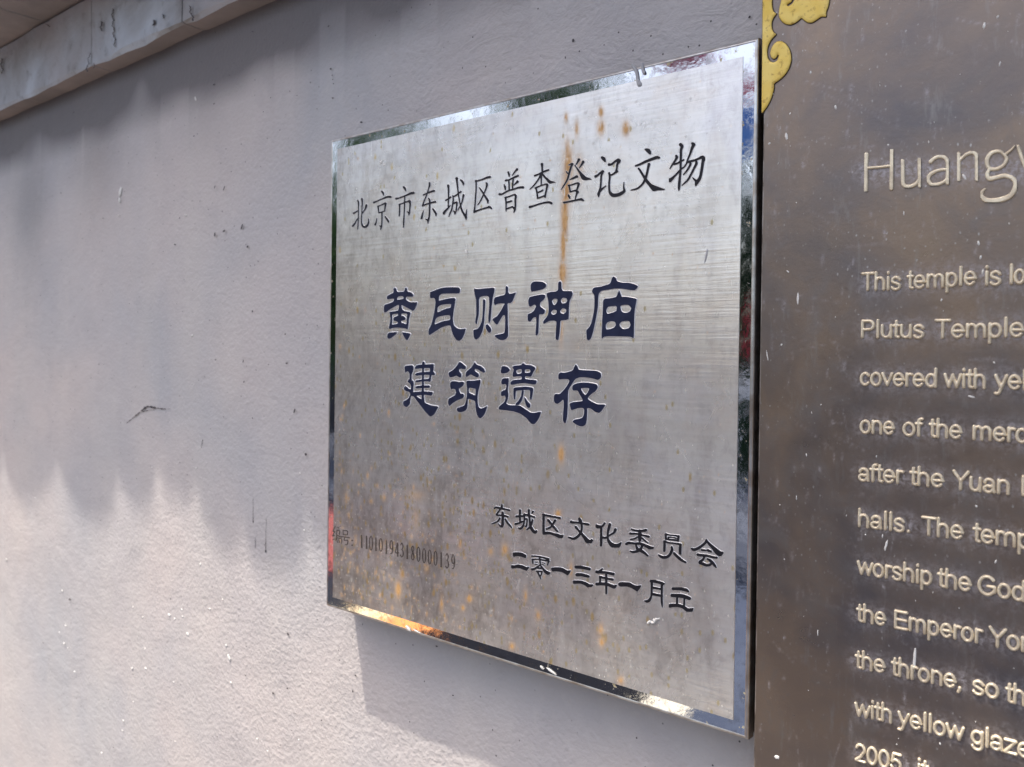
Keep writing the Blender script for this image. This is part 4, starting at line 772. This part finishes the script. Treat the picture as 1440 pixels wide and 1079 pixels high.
# ------------------------------------------------------------------ small splashes and scrapes (real, slightly proud crumbs)
def crumbs(name, L, Yf, h, mat, parent):
    V = []; F = []
    for x, y, rx, ry, an in L:
        c = unp(x, y, Yf); e = unp(x+1, y, Yf); f_ = unp(x, y+1, Yf); sx = abs(e[0]-c[0]); sz = abs(f_[2]-c[2])
        n = 10; b0 = len(V); ph = random.random()*6
        for q, (sc_, hh) in enumerate(((1., .0), (.75, .7), (.35, 1.))):
            for k in range(n):
                t = 2*math.pi*k/n; wv = 1+.22*math.sin(2*t+ph)+.12*math.sin(5*t+ph*2)
                u = rx*math.cos(t)*sc_*wv; v = ry*math.sin(t)*sc_*wv
                uu = u*math.cos(an)-v*math.sin(an); vv = u*math.sin(an)+v*math.cos(an)
                V.append((c[0]+uu*sx, Yf-.00003-hh*h, c[2]-vv*sz))
        V.append((c[0], Yf-h*1.05, c[2]))
        for q in range(2):
            for k in range(n): F.append([b0+q*n+k, b0+q*n+(k+1) % n, b0+(q+1)*n+(k+1) % n, b0+(q+1)*n+k])
        for k in range(n): F.append([b0+2*n+k, b0+2*n+(k+1) % n, b0+3*n])
    o = mesh(name, V, F, mat, smooth=True); tag(o, kind='stuff')
    if parent is wall: o.parent = wall
    else: own(parent, o)
    return o
wsp = [(169,270,1.6,8,.12),(168,282,1.2,5,.0),(166,303,.9,1,0),(261,303,1.4,1,0),(270,472,1.4,1.2,0),(264,892,1.8,3.6,-.5),(238,865,1.4,2,-.4),(201,868,1,1.4,0),(322,925,1.6,5,-.2),(186,940,1.2,1.5,0),(205,940,1.2,1.4,0),(325,960,1,1.5,0),(9,787,1,1.5,0),(282,794,.9,2.2,0),(246,870,1,1,0),(295,856,1,1,0),(90,905,1.2,1.4,0),(318,908,1.4,2,.3),(275,139,1,3,-.3)]
for k in range(26): wsp.append((rng.uniform(5, 440), rng.uniform(650, 1070), rng.uniform(.5, 1), rng.uniform(.5, 1.4), rng.uniform(-.6, .6)))
crumbs('paint_speck', wsp, -.0012, .0009, WPAINT, wall)
dsp = [(301,119,1.5,1,.4),(462,37,1.2,1.2,0),(465,97,1.8,1.1,.6),(467,106,.8,1,0),(468,138,1.6,1,.5),(468,112,.8,.9,0),(469,118,.8,.9,0),(301,146,.9,.9,0),(340,319,1.3,3.4,.3),(302,330,1,3.5,.2),(315,325,1.4,2,.4),(246,344,1.2,1.2,0),(348,347,1.5,1.5,0),(315,265,.8,3,.3),(302,263,.7,2,.2),(355,438,1.1,1.6,0),(303,506,1,1,0),(342,508,.8,2,0),(403,511,1.6,1.2,.3),(343,537,1,1.2,0),(414,578,1,3.6,.15),(430,639,2,1.6,.3),(355,588,.9,.9,0),(401,470,1,1,0),(404,968,1.4,1.2,0),(405,892,1.5,1.8,.2),(384,975,1.5,1.5,0),(240,842,.8,.9,0),(500,950,1.4,1.2,0),(496,972,1.1,1.6,0),(614,909,1.4,1.3,0),(637,978,1.2,1.1,0),(452,1013,1,1.2,.5),(345,950,.9,1,0),(98,843,1.2,1.6,0),(806,57,1.6,2.8,.3),(795,81,.7,2,0),(968,66,1,1.4,0),(1054,24,2,1.6,.4),(829,118,1.2,1,0),(508,172,1.6,1.4,.3)]
for k in range(46): dsp.append((rng.uniform(5, 455), rng.uniform(40, 1060), rng.uniform(.4, .9), rng.uniform(.4, 1.1), rng.uniform(-.6, .6)))
crumbs('dark_pit', dsp, -.0012, .0002, SCRAPE, wall)
def ribbon(name, L, Yf, mat, parent, h=.0003):
    V = []; F = []
    for P in L:
        Q = catmull([(a, b, c) for a, b, c in P], 1.5); b0 = len(V)
        for i, (x, y, w_) in enumerate(Q):
            d = Q[min(i+1, len(Q)-1)]-Q[max(i-1, 0)]; l = math.hypot(d[0], d[1])+1e-9; nxn, nyn = -d[1]/l, d[0]/l
            jw = w_*(.5+.25*math.sin(i*1.7)+.2*math.sin(i*.63))
            for sgn, hh in ((-1, 0), (0, 1), (1, 0)):
                c = unp(x+nxn*jw*sgn*.6, y+nyn*jw*sgn*.6, Yf); V.append((c[0], Yf-hh*h-.00005, c[2]))
        for i in range(len(Q)-1):
            for s in (0, 1): a_ = b0+3*i+s; F.append([a_, a_+1, a_+4, a_+3])
    o = mesh(name, V, F, mat); tag(o, kind='stuff')
    if parent is wall: o.parent = wall
    else: own(parent, o)
ribbon('scrape_mark', [[(178,595,.8),(188,587,1.6),(200,577,2.6),(207,572,4.2),(216,573,3),(228,575,1.8),(240,575,.7)], [(200,579,1.5),(210,577,1.2),(218,576,.6)],
    [(356,700,.25),(356,722,.4),(356,736,1.6)], [(374.5,730,.3),(374,755,.5),(373.5,777,2.2)], [(359,756,.2),(359,771,1.0)], [(285,618,1),(283,630,.5)]], -.0013, SCRAPE, wall)
# drips of grey paint that ran from the wall over the plaque's top edge
drp = empty('grey_paint_drip', tuple(unp(898, 105, -TF)))
o = px = None
its = [('s', np.array([(890,93,5),(894,99,5),(896,106,4),(897,113,4.5),(899,118,7),(899,120,5)], float)), ('s', np.array([(903,90,4.5),(904,98,4),(906,103,5)], float))]
gx, gy, f = field(its, .5, 1.5); o = relief('grey_paint_drip', gx, gy, f, lambda x, y: unp(x, y, -TF-.0001), .0011, 3, [GPAINT, GPAINT], plaque, skirt=.0001); o.name = 'paint_drip'
bpy.data.objects.remove(drp)
# pale crumb stuck to the plaque, small splashes on the metal
its = [('s', np.array([(912,876,4.5),(914,874,3.5),(919,876,3),(923,871,4),(927,870,3)], float)), ('s', np.array([(919,871,2),(921,874,2.5)], float))]
gx, gy, f = field(its, .4, 1.2); relief('dried_crumb', gx, gy, f, lambda x, y: unp(x, y, -TF-.0001), .0012, 2, [WPAINT, WPAINT], plaque, skirt=.0001)
psp = [(993,360,1.3,12,.18),(574,884,2.2,5,-.6),(586,888,5,1,.3),(762,939,3,2,.3),(775,944,9,1.6,.35),(536,228,2.5,2.5,0),(541,232,2,2,.5),(656,354,1,4,-.5)]
crumbs('splash', psp[1:], -TF-.0001, .0004, WPAINT, plaque)
crumbs('dark_splash', psp[:1], -TF-.0001, .0003, GPAINT, plaque)
psp = [(1403,24,1.2,3,.4),(1384,36,1.8,5,.3),(1406,90,1.2,3,.3),(1106,192,2.2,4.6,0),(1082,202,1.5,1.7,0),(1111,160,1.2,1.6,0),(1175,151,1.4,3.4,0),(1140,102,1.3,2.4,.4),(1376,342,1.4,4.2,-.3),(1379,362,1.3,3.4,.3),(1271,300,1,2.5,0),(1249,204,1.2,1.7,0),(1356,249,1.8,5,-.4),(1382,382,1.6,3.2,.3),(1324,422,1.2,2,0),(1398,510,1,2,-.4),(1122,420,1.6,8,-.05),(1108,382,1,2.2,-.6),(1099,485,1.3,1.6,0),(1079,500,.8,7,-.15),(1366,558,6,1.2,.15),(1246,767,1.9,7,.2),(1217,752,1.1,1.3,0),(1241,754,.8,3,0),(1373,712,1.4,2,.3),(1286,928,2.6,15,.04),(1400,790,1.2,3,.2),(1150,890,1,4,0),(1092.5,1065,3,3.4,0),(1261,1047,.9,.9,0),(1322,1046,1.5,1.6,0),(1134,640,1,2,0),(1120,700,.8,3,0),(1306,200,1,1.6,0)]
for k in range(34): psp.append((rng.uniform(1080, 1438), rng.uniform(5, 1070), rng.uniform(.4, .9), rng.uniform(.5, 2), rng.uniform(-.3, .3)))
crumbs('paint_speck', psp, YP, .0004, WPAINT, panel)

# ------------------------------------------------------------------ cornice: a course of rendered blocks and the overhanging course above
corn = empty('plaster_cornice', (-.5, 0, .70))
tag(corn, 'stepped plaster cornice running along the wall, top left, grey with a pinkish underside', 'cornice')
joints = [-3.2, -2.1, -1.045, -.575, -.312, .42, 1.4, 2.6]
random.seed(5)
def course(name, xa, xb, ya, yb_, za, zb, mats, amp, parent):
    n = max(6, int((xb-xa)/.025)); V = []; F = []; mi = []
    prof = [(yb_, za), (ya+.004, za), (ya, za+.005), (ya, (za+zb)/2), (ya, zb-.004), (yb_, zb)]
    for i in range(n+1):
        x = xa+(xb-xa)*i/n
        for j, (y, z) in enumerate(prof):
            e = amp*(vnoise(np.array([x+9.]), np.array([j*1.7+za*3]), .06, 31)[0]-.5); e2 = amp*(vnoise(np.array([x+9.]), np.array([j*2.3]), .035, 32)[0]-.5)
            k = 0 if j in (0, 5) else 1
            V.append((x, y+e*k, z+e2*(1.6 if j in (1, 2) else .4)))
    m = len(prof)
    for i in range(n):
        for j in range(m-1):
            a = i*m+j; F.append([a, a+m, a+m+1, a+1]); mi.append(1 if j == 0 else 0)
    F += [[j for j in range(m)], [n*m+j for j in reversed(range(m))]]; mi += [0, 0]
    o = mesh(name, V, F, mats, None, mi); own(parent, o); return o
for a, b in zip(joints[:-1], joints[1:]):
    course('cornice_block', a+.0012, b-.0012, -.031-random.uniform(-.001, .001), .02, .700, .8105, [CORNICE, SOFFIT], .0042, corn)
for a, b in zip([-3.2, -1.6, -.75, .9], [-1.6, -.75, .9, 2.6]):
    course('overhanging_course', a+.0012, b-.0012, -.17, .02, .8108, .90, [CORNICE, SOFFIT], .006, corn)

def cracks(L, Yf):
    V = []; F = []
    for P in L:
        Qc = catmull(P, 2.); b0 = len(V)
        for i, (x, y, w_) in enumerate(Qc):
            jx = 1.2*math.sin(i*.9)+.8*math.sin(i*2.3)
            for sg in (-1, 1):
                c = unp(x+jx+sg*w_*.5*(.5+.5*abs(math.sin(i*1.3))), y, Yf); V.append((c[0], Yf, c[2]))
        for i in range(len(Qc)-1): a_ = b0+2*i; F.append([a_, a_+2, a_+3, a_+1])
    o = mesh('crack', V, F, SCRAPE); tag(o, kind='stuff'); own(corn, o)
cracks([[(158,12,1.5),(159,35,1.8),(162,66,1.6)], [(126,74,1.2),(124,88,1.4),(122,101,3)], [(131,88,1),(133,96,1.5)], [(142,30,3),(143,44,2)], [(2,82,2.5),(3,104,2)], [(216,28,4),(217,36,4)], [(228,20,2),(230,26,2)], [(266,8,2),(272,30,3)], [(64,34,3),(70,38,2)]], -.0345)
# ------------------------------------------------------------------ tiled eave above; its drip tiles give the toothed edge of the shade
eave = empty('tiled_eave', (-.5, 0, 1.05))
tag(eave, 'grey tiled eave overhead whose drip tiles shade the upper wall', 'eave')
TL = flat('grey_fired_tile', (.13, .13, .135), (.20, .20, .20), 14, .75)
WD = flat('eave_board', (.14, .07, .05), (.2, .10, .07), 8, .7)
OV = .30; kS = OV/SUN[1]
o = box('eave_board', (-3.2, -OV+.02, 1.12), (2.6, .02, 1.145), WD); own(eave, o)
o = box('tile_bed', (-3.2, -OV, 1.147), (2.6, .02, 1.19), TL); own(eave, o)
def back(x, z): return (x-SUN[0]*kS, z-SUN[2]*kS)
lobes = [(-1.75,-1.56,.02),(-1.56,-1.40,.03),(-1.40,-1.20,.015),(-1.20,-.997,.03),(-.997,-.762,.024),(-.762,-.551,.026),(-.551,-.435,.062),(-.435,-.314,.088),(-.314,-.215,.040),(-.215,-.09,.036),(-.09,.02,.075),(.02,.12,-.02),(.12,.25,-.06),(.25,.37,-.07),(.37,.50,-.05),(.50,.62,-.06),(.62,.78,-.05),(.78,.95,-.05)]  # tiles above the plaque lengthened so their shade covers its lower face
for a, b, zt in lobes:
    (ax, _), (bx, _), (_, tz) = back(a, 0), back(b, 0), back(0, zt)
    n = 22; V = []; F = []; sk_ = random.uniform(.65, 1.5); pw_ = random.uniform(.42, .95); wv_ = random.uniform(.04, .22); wp_ = random.uniform(0, 6)
    rt = .118 if b-a > .1 else .1
    root = tz+min(.085, (b-a)*.42)
    for y in (-OV-.012, -OV-.003):
        for k in range(n+1):
            t = k/n; x = ax+(bx-ax)*t; s = math.sin(math.pi*min(1, max(0, t**sk_)))**pw_
            zb = root-(root-tz)*s*(1-wv_*abs(math.sin(2.5*math.pi*t+wp_)))
            V += [(x, y, zb), (x, y, 1.185)]
    m = 2*(n+1)
    for k in range(n):
        a0 = 2*k; F += [[a0, a0+2, a0+3, a0+1], [m+a0, m+a0+1, m+a0+3, m+a0+2], [a0, m+a0, m+a0+2, a0+2], [a0+1, a0+3, m+a0+3, m+a0+1]]
    F += [[0, 1, m+1, m], [2*n, m+2*n, m+2*n+1, 2*n+1]]
    o = mesh('drip_tile', V, F, TL); own(eave, o)
    o = None
for k in range(22):
    x = -3.0+k*.25; V = []; F = []
    for y in (-OV-.02, .02):
        for q in range(9):
            t = math.pi*q/8; V.append((x+.05*math.cos(t), y, 1.19+.05*math.sin(t)))
    for q in range(8): F.append([q, q+1, 10+q, 9+q])
    F += [list(range(9)), list(range(17, 8, -1))]
    o = mesh('ridge_tile', V, F, TL); own(eave, o)

# ------------------------------------------------------------------ unseen lane in front; its objects are added for the steel's reflections
GZ = -1.35
asph = flat('lane_asphalt', (.011, .013, .020), (.020, .023, .034), 5, .7)
o = mesh('ground', [(-60, -60, GZ), (60, -60, GZ), (60, 3, GZ), (-60, 3, GZ)], [[0, 1, 2, 3]], asph); tag(o, kind='structure')
conc = flat('warm_paving', (.13, .115, .10), (.10, .09, .08), 3, .85)
o = box('pavement', (-30, -2.25, GZ-.1), (30, -.002, GZ+.12), conc); tag(o, kind='structure')  # unseen strip added to bounce light onto the wall
o = box('far_pavement', (-30, -9, GZ-.1), (30, -5.0, GZ+.12), flat('grey_paving', (.05, .058, .08), (.10, .11, .14), 3, .85)); tag(o, kind='structure')
o = mesh('added_paving', [(-1.2, -2.35, GZ+.006), (-1.2, -2.9, GZ+.006), (-2.02, -4.98, GZ+.006), (7, -4.98, GZ+.006), (7, -2.35, GZ+.006)], [[4, 3, 2, 1, 0]], flat('blue_grey_paving', (.035, .045, .075), (.075, .09, .13), 7, .8)); tag(o, kind='structure')  # patch added and shaped to tint the right border's reflection
leafm = flat('leaf', (.035, .085, .03), (.09, .16, .05), 30, .5); barkm = flat('bark', (.07, .05, .04), (.12, .09, .07), 20)
leafd = flat('dark_leaf', (.02, .045, .025), (.05, .08, .04), 30, .5)
def crown(name, c, r, n, leaf, mat, parent):
    V = []; F = []; q = np.random.default_rng(int(abs(c[0])*100)+n)
    cl = q.normal(0, 1, (26, 3)); cl /= np.linalg.norm(cl, axis=1)[:, None]; cl = np.array(c)+cl*q.uniform(.35, .9, (26, 1))*np.array(r)
    for k in range(n):
        p = cl[q.integers(26)]+q.normal(0, .2, 3)*np.array(r); a = q.normal(0, 1, 3); a /= np.linalg.norm(a); b = np.cross(a, q.normal(0, 1, 3)); b /= np.linalg.norm(b)
        a *= leaf; b *= leaf*.45; i = len(V)
        V += [p-a, p+b*.9, p+a, p-b]; F.append([i, i+1, i+2, i+3])
    o = mesh(name, V, F, mat); tag(o, kind='stuff'); own(parent, o); return o
def tree(x, y, h, r, n, label, mat, group=None):  # made-up tree, out of view, for green in the border reflections
    t = empty('added_tree', (x, y, GZ)); tag(t, label, 'tree', group)
    V = []; F = []; m = 9
    for j in range(7):
        z = GZ+(h+.4)*j/6; rr = .15*(1-.09*j)
        for k in range(m): V.append((x+.05*math.sin(j*1.3)+rr*math.cos(2*math.pi*k/m), y+rr*math.sin(2*math.pi*k/m), z))
    for j in range(6):
        for k in range(m): F.append([j*m+k, j*m+(k+1) % m, (j+1)*m+(k+1) % m, (j+1)*m+k])
    o = mesh('trunk', V, F, barkm, smooth=True); own(t, o)
    crown('crown', (x, y, GZ+h+r[2]*.6), r, n, .10, mat, t)
tree(-10.4, -9.4, 4.4, (1.6, 1.0, 1.2), 1200, 'thin green tree added far down the lane, mirrored at the top left corner', leafm)
tree(-8.3, -7.0, 1.7, (1.5, 1.3, 1.4), 5200, 'leafy green tree added out of view, mirrored down the left border of the plaque', leafm)
tree(-6.4, -9.5, 4.6, (1.2, 1.0, 1.0), 1100, 'green tree added further off, mirrored along the top border of the plaque', leafm)
t = empty('added_cypress', (-3.1, -8.6, GZ)); tag(t, 'narrow dark green cypress added across the lane, mirrored in the right border', 'tree')  # unseen cypress added to darken the right border's reflection
crown('foliage', (-3.1, -8.6, .2), (.26, .4, 2.1), 5000, .09, leafd, t)
o = box('added_low_wall', (-14, -9.6, GZ), (-4.9, -9.35, .35), flat('dark_brick', (.05, .05, .06), (.09, .085, .09), 6)); tag(o, 'dark grey brick wall added far across the lane, mirrored in the left border', 'wall')  # unseen wall added as the dark part of the left reflection
o = box('added_banner', (-2.06, -6.1, .25), (-1.97, -6.08, .75), flat('red_cloth', (.50, .02, .05), (.42, .02, .04), 8)); tag(o, 'narrow red cloth banner added out of view, mirrored as a red strip in the right border', 'banner')  # made-up banner for the red strip of reflection
sgb = empty('added_sign', (-2.6, -6.3, GZ)); tag(sgb, 'blue sign on a post with a red stripe, added out of view, mirrored at the top right corner', 'sign')  # made-up sign, unseen, for blue and red in the reflection
o = box('sign_board', (-2.9, -6.31, 2.02), (-2.05, -6.28, 2.45), flat('blue_enamel', (.05, .15, .50), (.10, .25, .60), 6, .5)); own(sgb, o)
o = box('sign_stripe', (-3.0, -6.305, 2.53), (-2.05, -6.285, 2.70), flat('red_enamel', (.60, .05, .09), (.5, .04, .08), 6, .5)); own(sgb, o)
o = box('post', (-2.96, -6.33, GZ), (-2.90, -6.27, 2.75), flat('galvanised', (.3, .3, .3), (.4, .4, .4), 6, .5)); own(sgb, o)
o = box('added_awning', (-3.1, -6.6, 3.02), (-2.65, -6.0, 3.14), flat('red_canvas', (.75, .30, .38), (.70, .22, .30), 8)); tag(o, 'small red awning added across the lane, mirrored pink in the top border', 'awning')  # awning added only for its pink reflection
rl = empty('added_railing', (-2.0, -6.0, GZ)); tag(rl, 'white painted railing added across the lane, mirrored as a white band in the right border', 'railing')  # unseen rail added for a white band of reflection
wpn = flat('white_enamel', (.75, .75, .73), (.66, .66, .64), 5, .5)
o = box('rail', (-3.6, -6.03, -.06), (.4, -5.97, .10), wpn); own(rl, o)
for k in range(4):
    o = box('post', (-3.5+k*1.27, -6.02, GZ), (-3.43+k*1.27, -5.98, -.06), wpn); own(rl, o)
def mat_on_ground(name, a, b, m, label, zt=.02):  # made-up mats, unseen; their colours tint the steel's reflections
    o = box(name, (a[0], a[1], GZ+.004), (b[0], b[1], GZ+zt), m, None, .006); tag(o, label, name.split('_')[-1], 'mats added for the mirror border'); return o
mat_on_ground('added_straw_mat', (-3.22, -3.15), (-2.99, -2.45), flat('straw', (.72, .60, .38), (.60, .48, .28), 20, .8), 'pale straw mat added in the lane, mirrored brightest at the lower left corner')
mat_on_ground('added_orange_mat', (-2.98, -3.15), (-2.62, -2.45), flat('orange_weave', (.75, .30, .07), (.62, .20, .05), 20, .8), 'orange woven mat added beside the straw one, mirrored in the bottom border')
mat_on_ground('added_black_mat', (-2.60, -3.3), (-1.22, -2.45), flat('black_rubber', (.006, .007, .011), (.012, .013, .018), 20, .9), 'black rubber mat added in the lane, mirrored dark along the bottom border')
mat_on_ground('added_red_mat', (-5.8, -4.8), (-4.1, -3.3), flat('maroon_weave', (.24, .045, .04), (.16, .03, .03), 20, .9), 'maroon mat added further off, mirrored low in the left border')
mat_on_ground('added_cream_mat', (-1.18, -3.1), (-.98, -2.6), flat('cream_weave', (.62, .58, .47), (.5, .46, .38), 20, .9), 'small cream mat added near the lower right, mirrored as a pale patch')
